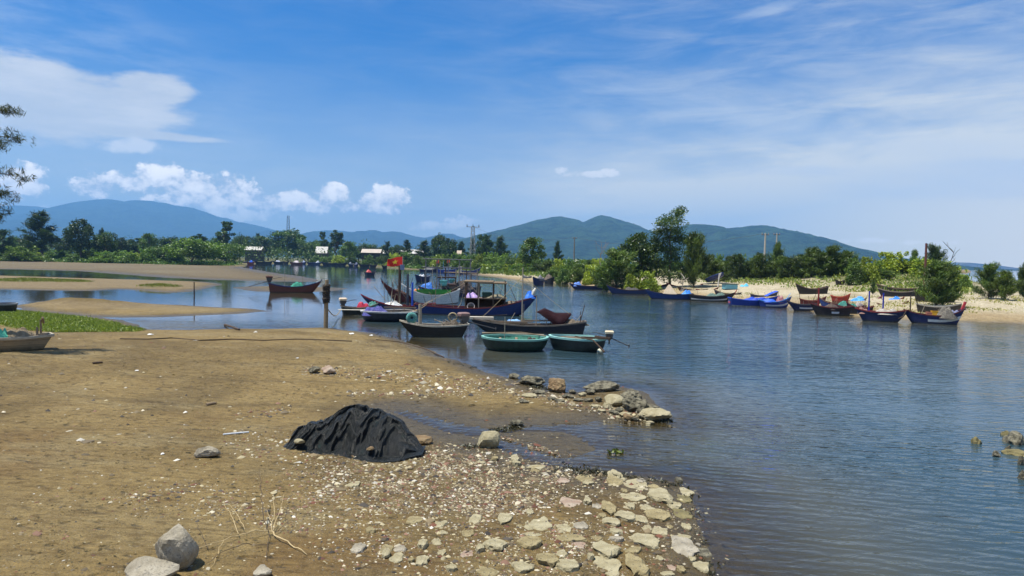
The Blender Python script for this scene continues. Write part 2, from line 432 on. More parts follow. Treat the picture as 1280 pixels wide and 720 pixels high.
col=mixc(col,sun_rgb(168,152,104),rr*smooth01(fbm(XX/4,YY/6,91),.12,.5)*.55*smooth01(s4,3,6))
tl=np.abs(s1-2.2-.9*fbm(XX/3.5,YY/3.5,131)); tl2=np.abs(s1-4.6-1.3*fbm(XX/4.5,YY/4.5,133))
for q_,k_ in((tl,.55),(tl2,.45)): col=mixc(col,sun_rgb(98,82,50),smooth01(-q_,-.35,-.02)*k_*smooth01(fbm(XX/1.3,YY/1.3,135),-.3,.3)*(YY<60)*(s1>0))
col=mixc(col,sun_rgb(186,168,122),smooth01(fbm(XX/1.6,YY/.9,137),.15,.6)*.5*(YY<60))
# wet margin: the sand is dark where water has just left it
wet=smooth01(-HH,-.16,-.01)
col=mixc(col,sun_rgb(100,88,58),wet*.85*(1-rr*.55))
# soil under grass and weeds
gm=grassmask(XX,YY); gsoil=smooth01(gm+.5*fbm(XX/1.2,YY/1.2,95),-.3,.5)*(YY<80)
col=mixc(col,sun_rgb(98,98,46),gsoil)
veg=smooth01(s4,24,34)*rightm+ (1-rightm)*smooth01(YY,300,318)*(s4>0)
veg=np.maximum(veg,np.exp(-(((XX-HX)/17)**2+((YY-HY+2)/14)**2)*1.3)*1.3); veg=np.clip(veg,0,1)*smooth01(fbm(XX/6,YY/9,99),-.55,-.05)
col=mixc(col,sun_rgb(112,118,52),veg*.9)
isl=np.zeros(XX.shape)
for hx,hy,ra,rb,hh in humps[2:]: isl=np.maximum(isl,np.exp(-(((XX-hx)/ra)**2+((YY-hy)/rb)**2)*1.8))
col=mixc(col,sun_rgb(105,112,45),smooth01(isl,.25,.5))
bare=np.exp(-(((XX-humps[0][0])/6)**2+((YY-humps[0][1])/2.6)**2)); col=mixc(col,sun_rgb(140,118,62),smooth01(bare,.3,.8)*.8)
me=bpy.data.meshes.new('ground')
me.vertices.add(len(V)); me.vertices.foreach_set('co',V.astype(np.float32).ravel())
me.loops.add(F.size); me.loops.foreach_set('vertex_index',F.astype(np.int32).ravel())
me.polygons.add(len(F)); me.polygons.foreach_set('loop_start',np.arange(0,F.size,4,dtype=np.int32))
me.polygons.foreach_set('use_smooth',np.ones(len(F),bool)); me.update(calc_edges=True)
at=me.color_attributes.new('Soil','FLOAT_COLOR','POINT'); at.data.foreach_set('color',np.concatenate([col,wet[...,None]],-1).astype(np.float32).ravel())
m,t,b,o=newmat('sand')
g=t.new('ShaderNodeNewGeometry').outputs['Position']
a=t.new('ShaderNodeAttribute',attribute_name='Soil')
n0=t.noise(g,.9,5,.6); n1=t.noise(g,5.5,6,.68); n2=t.noise(t.mapping(g,(1,1,1),(0,0,.4)),34,4,.7); n3=t.noise(g,150,2,.6)
ns=t.noise(t.mapping(g,(.9,3.2,1),(0,0,R(8))),2.2,6,.7,.6)
c=t.mix(t.ss(n0,.3,.7,0,.42),a.outputs['Color'],(.62,.56,.45),'MULTIPLY')
c=t.mix(t.ss(ns,.50,.64,0,.75),c,(.52,.47,.38),'MULTIPLY')
c=t.mix(t.ss(ns,.46,.30,0,.45),c,(1.35,1.32,1.25),'MULTIPLY')
c=t.mix(t.ss(n1,.36,.68,0,.55),c,(.55,.50,.42),'MULTIPLY')
c=t.mix(t.ss(n2,.52,.72,0,.45),c,t.mix(1,c,(1.9,1.8,1.65),'MULTIPLY'))
c=t.mix(t.ss(n2,.46,.30,0,.6),c,(.42,.38,.32),'MULTIPLY')
vor=t.new('ShaderNodeTexVoronoi'); vor.inputs['Scale'].default_value=55; t.link(g,vor.inputs['Vector'])
vc=t.new('ShaderNodeSeparateColor'); t.link(vor.outputs['Color'],vc.inputs[0])
grain=t.math('MULTIPLY',t.ss(vor.outputs['Distance'],.34,.24),t.math('GREATER_THAN',vc.outputs[0],.80))
c=t.mix(t.math('MULTIPLY',grain,.75),c,t.mix(vc.outputs[1],(.10,.085,.07),(.50,.45,.36)))
t.link(c,b.inputs['Base Color'])
rgh=t.ss(a.outputs['Alpha'],.35,1,.92,.42); t.link(rgh,b.inputs['Roughness']); b.inputs['Specular IOR Level'].default_value=.35
hh=t.math('ADD',t.math('MULTIPLY',n1,1.0),t.math('ADD',t.math('MULTIPLY',n2,.30),t.math('MULTIPLY',n3,.08)))
hh=t.math('ADD',t.math('ADD',hh,t.math('MULTIPLY',ns,.9)),t.math('MULTIPLY',grain,.10))
ft=t.new('ShaderNodeTexVoronoi',feature='SMOOTH_F1'); ft.inputs['Scale'].default_value=2.6; t.link(t.mapping(g,(1,1.5,1)),ft.inputs['Vector'])
hh=t.math('ADD',hh,t.math('MULTIPLY',t.ss(ft.outputs['Distance'],.05,.30),1.1))
t.link(t.bump(hh,1.0,.10),b.inputs['Normal'])
me.materials.append(m)
go=bpy.data.objects.new('ground',me); C.objects.link(go); tag(go,kind='structure')

# ---- water: one level sheet, the depth under it decides how far one sees in
dep=np.clip(-HH,-.2,1.4)
keep=(HH.reshape(-1)<.25); fk=keep[F].any(1)
Vw=V.copy(); Vw[:,2]=0
me=bpy.data.meshes.new('water'); Fw=F[fk]
used=np.unique(Fw); remap=np.full(len(Vw),-1); remap[used]=np.arange(len(used)); Fw=remap[Fw]
me.vertices.add(len(used)); me.vertices.foreach_set('co',Vw[used].astype(np.float32).ravel())
me.loops.add(Fw.size); me.loops.foreach_set('vertex_index',Fw.astype(np.int32).ravel())
me.polygons.add(len(Fw)); me.polygons.foreach_set('loop_start',np.arange(0,Fw.size,4,dtype=np.int32)); me.update(calc_edges=True)
# calm = lagoon on the left and creeks, choppy = open channel on the right
calm=np.clip(smooth01(-(XX/np.maximum(YY,1)),.06,.24)*smooth01(YY,30,60)+smooth01(YY,170,330)*.55,0,1)
shal=smooth01(dep,.10,-.02)
shel=smooth01(-np.hypot(XX-on_z(500,428).x,(YY-on_z(500,428).y)*.8),-13,-4)*.7
calm=np.clip(np.maximum(calm,np.maximum(shal*.8,shel)),0,1)
at=me.attributes.new('depth','FLOAT','POINT'); at.data.foreach_set('value',dep.reshape(-1)[used].astype(np.float32))
at=me.attributes.new('calm','FLOAT','POINT'); at.data.foreach_set('value',calm.reshape(-1)[used].astype(np.float32))
m,t,b,o=newmat('water'); t.n.remove(b)
g=t.new('ShaderNodeNewGeometry').outputs['Position']
dA=t.new('ShaderNodeAttribute',attribute_name='depth').outputs['Fac']; cA=t.new('ShaderNodeAttribute',attribute_name='calm').outputs['Fac']
# wind ripples: crests mostly across the view, slightly turned
w1=t.noise(t.mapping(g,(1.3,3.6,1),(0,0,R(-12))),1.0,3,.55,.6)
w2=t.noise(t.mapping(g,(.35,.9,1),(0,0,R(14))),1.0,3,.5,.4)
w3=t.noise(t.mapping(g,(4.5,9,1),(0,0,R(-25))),1.0,2,.5,.3)
wt=t.new('ShaderNodeTexWave',wave_type='BANDS',bands_direction='Y',wave_profile='SIN'); wt.inputs['Scale'].default_value=1.05; wt.inputs['Distortion'].default_value=5.5; wt.inputs['Detail'].default_value=2; wt.inputs['Detail Scale'].default_value=.55
t.link(t.mapping(g,(1,1,1),(0,0,R(16))),wt.inputs['Vector'])
gust=t.noise(t.mapping(g,(.03,.09,1)),1.0,3,.5)
amp=t.math('MULTIPLY',t.ss(cA,0,1,1,.10),t.ss(gust,.32,.68,.45,1.35))
h=t.math('ADD',t.math('MULTIPLY',w1,.055),t.math('ADD',t.math('MULTIPLY',w2,.10),t.math('MULTIPLY',w3,.008)))
h=t.math('ADD',h,t.math('MULTIPLY',wt.outputs['Fac'],.009))
h=t.math('MULTIPLY',h,t.math('MULTIPLY',amp,.62))
nrm=t.bump(h,1.0,1.0)
dif=t.new('ShaderNodeBsdfDiffuse'); 
bc=t.mix(t.ss(dA,.15,.8),(.060,.058,.038),(.027,.053,.066))
t.link(bc,dif.inputs[0])
tra=t.new('ShaderNodeBsdfTransparent'); tra.inputs[0].default_value=(.86,.84,.72,1)
body=t.new('ShaderNodeMixShader'); t.link(t.ss(dA,-.02,.34,.05,1.0),body.inputs[0]); t.link(tra.outputs[0],body.inputs[1]); t.link(dif.outputs[0],body.inputs[2])
gl=t.new('ShaderNodeBsdfGlossy'); gl.inputs['Roughness'].default_value=.03; gl.inputs[0].default_value=(.92,.95,1,1); t.link(nrm,gl.inputs['Normal'])
fr_=t.new('ShaderNodeFresnel'); fr_.inputs[0].default_value=1.33; t.link(nrm,fr_.inputs['Normal'])
mx=t.new('ShaderNodeMixShader'); t.link(fr_.outputs[0],mx.inputs[0]); t.link(body.outputs[0],mx.inputs[1]); t.link(gl.outputs[0],mx.inputs[2])
t.link(mx.outputs[0],o.inputs[0])
me.materials.append(m)
wo_=bpy.data.objects.new('water',me); C.objects.link(wo_); tag(wo_,kind='structure')

# ================================================================== MOUNTAINS
def mountain(name, ridge, Y, front, back, base_col, seed, rough=.5, nu=260, nv=46, spur=1.0):
    """ridge: photo silhouette; each crest stands at distance Y, slopes run forward and back to flat land"""
    pts=[at_y(px,py,Y) for px,py in ridge]; xs=np.array([p.x for p in pts]); zs=np.array([p.z for p in pts])
    gx=np.linspace(xs[0],xs[-1],nu); gz=np.interp(gx,xs,zs)
    k=np.array([1,2,3,2,1])/9.; gz=np.convolve(np.pad(gz,2,'edge'),k,'valid')
    gz=gz+fbm(gx/(Y*.012),gx*0,seed+7,4)*Y*.0011*np.clip(gz/(Y*.02),0,1)
    vv=np.linspace(-1,1,nv)
    U,Vv=np.meshgrid(gx,vv,indexing='ij'); Zc=np.broadcast_to(gz[:,None],U.shape)
    fall=np.where(Vv<0,(1-np.abs(Vv))**1.15,1-Vv**1.2)
    Yg=Y+np.where(Vv<0,Vv*front,Vv*back)
    # spurs and gullies running down from the crest
    sp=fbm(U/(Y*.045)+.6*Vv,Yg/(Y*.14),seed,5); r=1-np.abs(sp)*2
    env=np.clip(np.abs(Vv)*(1-np.abs(Vv))*4,0,1)
    z=Zc*fall*(1+spur*.34*r*env)
    hc=Zc*1.0; z=np.minimum(z,np.maximum(CAMH+(hc-CAMH)*(Yg/Y)*.985,-2))
    z=np.where(np.abs(Vv)<1e-6,Zc,z); z=np.maximum(z,-2)
    Vt=np.stack([U*(Yg/Y)**.0,Yg,z],-1).reshape(-1,3)
    id_=np.arange(nu*nv).reshape(nu,nv); Ft=np.stack([id_[:-1,:-1],id_[1:,:-1],id_[1:,1:],id_[:-1,1:]],-1).reshape(-1,4)
    m,t,b,o=newmat('forested_slope')
    g=t.new('ShaderNodeNewGeometry').outputs['Position']
    n1=t.noise(g,1/(Y*.022),6,.65); n2=t.noise(g,1/(Y*.0045),5,.7)
    c=t.mix(t.ss(n1,.38,.62),tuple(q*.7 for q in base_col),tuple(q*2.6 for q in base_col)); c=t.mix(t.ss(n2,.5,.75,0,.6),c,(.11,.12,.05))
    c=t.mix(t.ss(n2,.30,.46,.6,0),c,(.008,.016,.010))
    t.link(c,b.inputs['Base Color']); b.inputs['Roughness'].default_value=1; b.inputs['Specular IOR Level'].default_value=0
    t.link(t.bump(t.math('ADD',n2,n1),1.0,Y*.011),b.inputs['Normal'])
    ob=np_mesh(name,Vt,Ft,m,smooth=True); tag(ob,kind='structure'); return ob
mountain('hills',[(478,330),(520,317),(545,306),(575,299),(600,293),(625,287),(650,280),(672,274.5),(690,270.5),(701,269),(712,272),(722,274),(728,277.5),(738,273),(747,269.5),(753,268),(765,271),(780,277),(800,286),(815,294),(840,304),(870,316),(900,326)],5200,1900,2500,(.018,.034,.014),5,spur=.75)
mountain('hills',[(770,330),(800,310),(830,294),(848,285),(860,280.5),(872,279),(885,280),(897,283.5),(912,285.5),(925,284),(940,281),(955,280),(968,283),(980,288),(995,294),(1008,300),(1022,308),(1035,315),(1055,322),(1080,331),(1100,337)],4600,1700,2300,(.018,.035,.014),15,spur=.75)
mountain('hills',[(1000,336),(1030,325),(1050,319.5),(1068,318),(1085,320),(1110,325),(1150,333),(1180,339)],7000,1500,2000,(.03,.05,.025),25,nu=120)
mountain('hills',[(-260,330),(-160,300),(-90,270),(-30,262),(5,257),(22,256),(40,257.5),(55,262),(60,264),(78,261),(100,255.5),(118,251),(133,247.5),(146,249.5),(156,251.5),(171,249.5),(188,251),(210,254),(235,259),(260,266),(278,274),(300,278),(318,282),(345,289),(370,294),(420,306),(470,325)],11000,3600,3600,(.012,.020,.012),35,spur=.6,nu=340)
mountain('hills',[(-260,332),(-150,300),(-60,285),(0,277),(30,274),(70,272),(110,279),(160,287),(210,296),(260,303),(300,309),(340,318)],8600,2300,2600,(.010,.018,.010),45,spur=.6,nu=240)
mountain('hills',[(280,320),(320,300),(345,287),(362,294),(385,293),(403,288),(412,287),(425,288.5),(440,290),(452,288.5),(466,287),(476,289.5),(490,288.5),(500,289.5),(512,293),(530,298),(545,295),(560,291.5),(575,296),(600,306),(640,322)],9800,3000,3500,(.012,.020,.012),55,nu=240)
mountain('hills',[(1150,339),(1180,332),(1200,328.6),(1212,328),(1225,330),(1238,333),(1244,336),(1250,336),(1262,336.5),(1270,340),(1290,341)],6500,800,1200,(.07,.055,.045),65,nu=90,nv=26)

# ================================================================== HAZE
hb=MB(); x0,x1,y0,y1,z0,z1=-12500,5000,-300,15200,-3.0,1000
hb.box(((x0+x1)/2,(y0+y1)/2,(z0+z1)/2),(x1-x0,y1-y0,z1-z0))
m,t,b,o=newmat('haze'); t.n.remove(b)
pv=t.new('ShaderNodeVolumePrincipled'); pv.inputs['Color'].default_value=(.23,.52,.94,1); pv.inputs['Density'].default_value=1.05e-4; pv.inputs['Anisotropy'].default_value=.15
t.link(pv.outputs[0],o.inputs['Volume'])
ho=hb.build('haze',m); tag(ho,kind='stuff',label='thin pale blue air over the lagoon and hills',cat='haze')
ho.display_type='WIRE'
# ================================================================== BOATS
NAVY=rgb(20,30,58); DKNAVY=rgb(20,26,40); BLUE=rgb(28,62,140); BRBLUE=rgb(25,80,190); BLACK=rgb(30,30,30); MAROON=rgb(92,34,32)
RED=rgb(170,48,36); TEAL=rgb(110,190,180); GREEN=rgb(24,58,42); WHITE=rgb(222,220,210); GREY=rgb(120,118,112); BROWN=rgb(96,72,50)
LBLUE=rgb(95,165,210); WOODW=rgb(150,132,108)
def P(c,**k): return paint(c,**k)
M_WOOD=paint(rgb(128,110,88),rough=.85,wear=.5,name='bare_wood')
M_DWOOD=paint(rgb(70,54,40),rough=.85,wear=.5,name='dark_wood')
M_POLE=paint(rgb(150,140,122),rough=.8,wear=.3,name='pole_wood')
M_METAL=paint(rgb(70,70,70),rough=.45,wear=.5,dirt=(.10,.05,.03),name='old_metal')
M_ROPE=paint(rgb(150,138,110),rough=.95,wear=.2,name='rope')
def cloth_mat(col, name='tarpaulin', rough=.55):
    return paint(col,rough=rough,wear=.12,scale=3,bump=.35,name=name)
def net_mat(cols,name='fishing_net'):
    m,t,b,o=newmat(name); tc=t.new('ShaderNodeTexCoord').outputs['Object']
    n1=t.noise(tc,7,6,.75,1.5); n2=t.noise(tc,38,4,.8,2.0)
    c=t.mix(t.ss(n1,.35,.65),cols[0],cols[1]); c=t.mix(t.ss(n2,.42,.62,.8,0),c,tuple(q*.22 for q in cols[0]))
    t.link(c,b.inputs['Base Color']); b.inputs['Roughness'].default_value=.8
    t.link(t.bump(t.math('ADD',n2,n1),1.0,.05),b.inputs['Normal']); return m

class Hull:
    def __init__(s,L,B,fb,bow_up=.7,stern_up=.25,stern_w=.55,rake=None,srake=.15,draft=.25,full=.75,ends='boat'):
        s.L,s.B,s.fb=L,B,fb; s.bow_up,s.stern_up,s.stern_w=bow_up,stern_up,stern_w
        s.rake=L*.13 if rake is None else rake; s.srake=srake; s.draft=draft; s.full=full
    def hw(s,t):
        if t<.5: return s.B/2*(s.stern_w+(1-s.stern_w)*math.sin(t/.5*math.pi/2))
        u=(t-.5)/.5; return s.B/2*max(0.012,(1-u**2.3)**.95)
    def g(s,t):
        return s.fb+s.bow_up*max(0,(t-.45)/.55)**2.0+s.stern_up*max(0,(.4-t)/.4)**1.8
    def k(s,t): return -s.draft+ (s.draft+.05)*max(0,(t-.78)/.22)**2
    def pt(s,t,q,side,ins=0.0):
        """q 0 keel .. 1 gunwale; ins = inset from the outer skin"""
        z=s.k(t)+(s.g(t)-s.k(t))*q
        prof=min(1,(q/.12)**.6)*(s.full+(1-s.full)*q**.9) if q>0 else 0
        y=max(0,s.hw(t)*prof-ins)
        x=-s.L/2+t*s.L - s.rake*(1-q)**1.25*t**3 + s.srake*(1-q)*(1-t)**3
        if ins: x=x-ins*1.5*max(0,(t-.6)/.4)+ins*max(0,(.15-t)/.15)
        return Vector((x,side*y,z))
    def top(s,t,side,ins=0.0,dz=0.0):
        v=s.pt(t,1,side,ins); v.z+=dz; return v
    def build(s,root,hullm,gunm,deckm,gw=.07,gh=.09,floor=.55,inm=None,nt=26,nq=7,detail=True):
        mb=MB(); ts=[i/(nt-1) for i in range(nt)]; qs=[0,.06,.14,.3,.5,.72,.88,1.0]
        nq=len(qs)
        # outer skin, both sides
        vs=[];fs=[]
        for t in ts:
            for sd_ in(-1,1):
                for q in qs: vs.append(s.pt(t,q,sd_))
        W_=2*nq
        for i in range(nt-1):
            for sd_ in(0,1):
                for j in range(nq-1):
                    a=i*W_+sd_*nq+j; b=a+W_
                    fs.append((a,b,b+1,a+1) if sd_==0 else (a,a+1,b+1,b))
        fs.append(tuple(range(nq-1,-1,-1))+tuple(range(nq+1,2*nq)))   # transom
        e=(nt-1)*W_; fs.append(tuple(e+j for j in range(nq))+tuple(e+nq+j for j in range(nq-1,0,-1)))
        mb.add(vs,fs)
        # inner skin
        vs=[];fs=[]; qi=[floor,.75,.9,1.0]
        for t in ts:
            for sd_ in(-1,1):
                for q in qi: vs.append(s.pt(t,q,sd_,.05))
        n4=len(qi)
        for i in range(nt-1):
            for sd_ in(0,1):
                for j in range(n4-1):
                    a=i*2*n4+sd_*n4+j; b=a+2*n4
                    fs.append((a,a+1,b+1,b) if sd_==0 else (a,b,b+1,a+1))
        fs.append(tuple(range(n4))+tuple(range(2*n4-1,n4-1,-1)))
        mb.add(vs,fs)
        mb.build('hull',hullm,root,smooth=False)
        # gunwale: a rail along both edges and across the stern
        mb=MB()
        for sd_ in(-1,1):
            vs=[];fs=[]
            for t in ts:
                p=s.top(t,sd_); o_=Vector((0,sd_*.025,0)); i_=Vector((0,-sd_*gw,0))
                if abs(p.y)<gw: i_=Vector((-.02,-p.y,0))
                vs += [p+o_+Vector((0,0,-gh*.7)),p+o_+Vector((0,0,gh*.3)),p+i_+Vector((0,0,gh*.3)),p+i_+Vector((0,0,-gh*.7))]
            for i in range(nt-1):
                a=i*4
                for k in range(4):
                    f=(a+k,a+4+k,a+4+(k+1)%4,a+(k+1)%4); fs.append(f if sd_<0 else f[::-1])
            fs += [(0,1,2,3),tuple((nt-1)*4+k for k in(3,2,1,0))]
            mb.add(vs,fs)
        a=s.top(0,-1); b=s.top(0,1); mb.bar(a+Vector((-.02,0,-gh*.2)),b+Vector((-.02,0,-gh*.2)),gw,gh)
        mb.build('gunwale',gunm,root)
        # deck boards
        mb=MB(); vs=[];fs=[]
        tt=[.03+.93*i/15 for i in range(16)]
        for t in tt:
            for sd_ in(-1,1): vs.append(s.pt(t,floor,sd_,.052)+Vector((0,0,.012)))
        for i in range(15): fs.append((2*i,2*i+2,2*i+3,2*i+1))
        mb.add(vs,fs)
        mb.build('deck',deckm,root)
        if detail:
            for t in (.22,.42,.62,.80):
                a=s.pt(t,.86,-1,.06); b=s.pt(t,.86,1,.06)
                if abs(a.y)<.15: continue
                tb=MB(); tb.bar(a,b,.16,.04); tb.build('thwart',deckm,root)
            # foredeck
            mb=MB(); vs=[];fs=[]; ft=[.84+.15*i/5 for i in range(6)]
            for t in ft:
                for sd_ in(-1,1): vs.append(s.top(t,sd_,.055,-.05))
            for i in range(5): fs.append((2*i,2*i+2,2*i+3,2*i+1))
            mb.add(vs,fs); mb.build('foredeck',gunm,root)
    def stripe(s,root,mat,t0=.0,t1=.97,q0=.62,q1=.76,name='hull_stripe',out=.012):
        mb=MB()
        for sd_ in(-1,1):
            vs=[];fs=[]; n=24
            for i in range(n):
                t=t0+(t1-t0)*i/(n-1); o_=Vector((0,sd_*out,0))
                a=s.pt(t,q0,sd_); b=s.pt(t,q1,sd_); vs+= [a+o_,b+o_,b,a]
            for i in range(n-1):
                for k in range(3):
                    f=(i*4+k,i*4+4+k,i*4+5+k,i*4+1+k); fs.append(f if sd_<0 else f[::-1])
            mb.add(vs,fs)
        return mb.build(name,mat,root)
    def stem(s,root,mat,up=.35,w=.10,tip=None):
        a=s.top(1.0,1); a.y=0; d=Vector((.35,0,.9)).normalized()
        mb=MB(); mb.tube([a-d*.25-Vector((.04,0,0)),a+d*up*.5,a+d*up],[w*.6,w*.6,w*.4],n=6); return mb.build('stem_post',mat,root)

def post(root,p,h,mat,w=.06,lean=(0,0),name='post',cap=None):
    mb=MB(); p=Vector(p); mb.tube([p,p+Vector((lean[0]*h,lean[1]*h,h))],[w/2,w*.42],n=6); return mb.build(name,mat,root)
def motor(root,p,mat_cover,ang=0,scale=1,tail=2.0,dirx=-1):
    """long-tail engine: a boxy cover on a bracket, tiller and shaft"""
    p=Vector(p); M=Matrix.Rotation(ang,3,'Z')
    def q(x,y,z): return p+M@Vector((x*scale,y*scale,z*scale))
    mb=MB(); mb.box(q(0,0,.26),(.42*scale,.36*scale,.34*scale),M); mb.box(q(0,0,.02),(.26*scale,.26*scale,.16*scale),M); mb.tube([q(0,0,-.35),q(0,0,.02)],.05*scale,6)
    e=mb.build('outboard_engine',M_METAL,root)
    mb=MB(); vs=[]; 
    for z,k in((.32,1.06),(.44,1.10),(.50,.86)):
        for a,b in((-1,-1),(1,-1),(1,1),(-1,1)): vs.append(q(a*.24*k,b*.21*k,z))
    mb.add(vs,[(3,2,1,0),(8,9,10,11)]+[(i*4+k,i*4+(k+1)%4,i*4+4+(k+1)%4,i*4+4+k) for i in(0,1) for k in range(4)])
    mb.build('engine_cover',mat_cover,e)
    mb=MB(); mb.tube([q(.1*-dirx,0,.2),q(.75*-dirx,.08,.34),q(1.0*-dirx,.1,.34)],.022*scale,5); mb.build('tiller',M_METAL,e)
    if tail:
        mb=MB(); mb.tube([q(.1*dirx,0,.05),q(tail*dirx,0,-.42)],.035*scale,6)
        for k in range(3):
            a=k*2.094; c=q(tail*dirx,0,-.42); mb.box(c+Vector((0,math.cos(a)*.07,math.sin(a)*.07)),(.03,.06,.10),Matrix.Rotation(a,3,'X'))
        mb.build('shaft',M_METAL,e)
    return e
def heap_mesh(mb,c,d,seed,nu=22,nv=11,rough=.28,fold=0):
    """a lumpy, creased heap lying on a flat base"""
    off=Vector((seed*3.7,seed*1.3,seed*.7)); c=Vector(c); nu,nv=40,13
    rd=random.Random(seed); bumps=[(rd.uniform(-.6,.6),rd.uniform(-.5,.5),rd.uniform(.30,.55),rd.uniform(.45,1.0)) for _ in range(5)]
    def fn(u,v):
        a=2*math.pi*u; r=1.0-(1-v)**1.15*1.0
        r=v
        q=Vector((math.cos(a)*r,math.sin(a)*r,0)); k=1+.28*mnoise.noise(Vector((math.cos(a),math.sin(a),0))*1.4+off)
        q2=q*k
        h=max(bh*math.exp(-((q.x-bx)**2+(q.y-by)**2)/(br*br)) for bx,by,br,bh in bumps)
        edge=(1-r**5)
        n1=mnoise.fractal(q*3.1+off,1,2,4); cre=1-abs(mnoise.noise(q*5.3+off*1.7))*2
        h=(h*.75+.28+rough*.45*n1+rough*.25*cre)*edge
        return c+Vector((q2.x*d[0]/2,q2.y*d[1]/2,max(0,h)*d[2]))
    mb.grid(fn,nu,nv,close_u=True)
def cargo(name,label,cat,root,p,d,mat,seed=1,rz=0,rough=.28,fold=0,group=None):
    """a heap of cloth or net lying in a boat: a thing of its own"""
    M=root_matrix(root); mb=MB(); heap_mesh(mb,(0,0,0),d,seed,rough=rough,fold=fold)
    o=mb.build(name,mat,None,smooth=True); w_=M@Vector(p); o.location=w_; o.rotation_euler=(0,0,root.rotation_euler.z+rz)
    return tag(o,label,cat,group)
def crate(name,label,cat,root,p,d,mat,rz=0,group=None,open_top=True):
    M=root_matrix(root); mb=MB(); x,y,z=d; wl=.03
    mb.box((0,0,.015),(x,y,.03))
    for a,b_,dx,dy in((0,y/2-wl/2,x,wl),(0,-y/2+wl/2,x,wl),(x/2-wl/2,0,wl,y-2*wl),(-x/2+wl/2,0,wl,y-2*wl)):
        mb.box((a,b_,z/2+.016),(dx,dy,z-.032)); mb.box((a,b_,z+.012),(dx+.03,dy+.03 if dy==wl else dy-.03,.022))
    o=mb.build(name,mat,None); o.location=M@Vector(p); o.rotation_euler=(0,0,root.rotation_euler.z+rz); return tag(o,label,cat,group)
def basin(label,root,p,r,h,mat,tilt=(0,0),name='basin'):
    M=root_matrix(root); mb=MB(); prof=[(0,.0),(.72,0),(.80,.1),(1,1),(1.06,1.0),(1.04,.94),(.95,.93),(.76,.14),(0,.10)]
    mb.grid(lambda u,v:(math.cos(2*math.pi*u)*r*prof[int(round(v*8))][0],math.sin(2*math.pi*u)*r*prof[int(round(v*8))][0],h*prof[int(round(v*8))][1]),16,9,close_u=True)
    o=mb.build(name,mat,None,smooth=True); o.location=M@Vector(p); o.rotation_euler=(tilt[0],tilt[1],0); return tag(o,label,'basin')
def root_matrix(root): return Matrix.Translation(root.location) @ Matrix.Rotation(root.rotation_euler.z,4,'Z')

def place(name,label,x1,x2,y,bow,yaw=0,B=None,ratio=.30,z=None,group=None,grounded=False,cat='boat',dz=0):
    """x1,x2: the two ends of the hull, y: the near waterline; yaw turns the bow away(+) or towards(-) the viewer"""
    xc=(x1+x2)/2
    p=on_ground(xc,y) if grounded else on_z(xc,y)
    width=(x2-x1)/FPX*p.y
    ya=R(yaw)
    L=width/(abs(math.cos(ya))+ (ratio*.8*abs(math.sin(ya))))
    if B is None: B=L*ratio
    s=1 if bow=='r' else -1
    half=B/2*.78*abs(math.cos(ya))+L/2*.8*abs(math.sin(ya))
    dirv=Vector((p.x,p.y)).normalized()
    base=math.atan2(-dirv.x,dirv.y)         # angle so that local x lies across the line of sight
    rz=base+ (0 if s>0 else math.pi)+ya*s
    loc=(p.x+dirv.x*half,p.y+dirv.y*half)
    zz=(hgt(*loc) if grounded else 0)+dz
    r=thing(name,label,cat,(loc[0],loc[1],zz),rz,group)
    return r,L,B

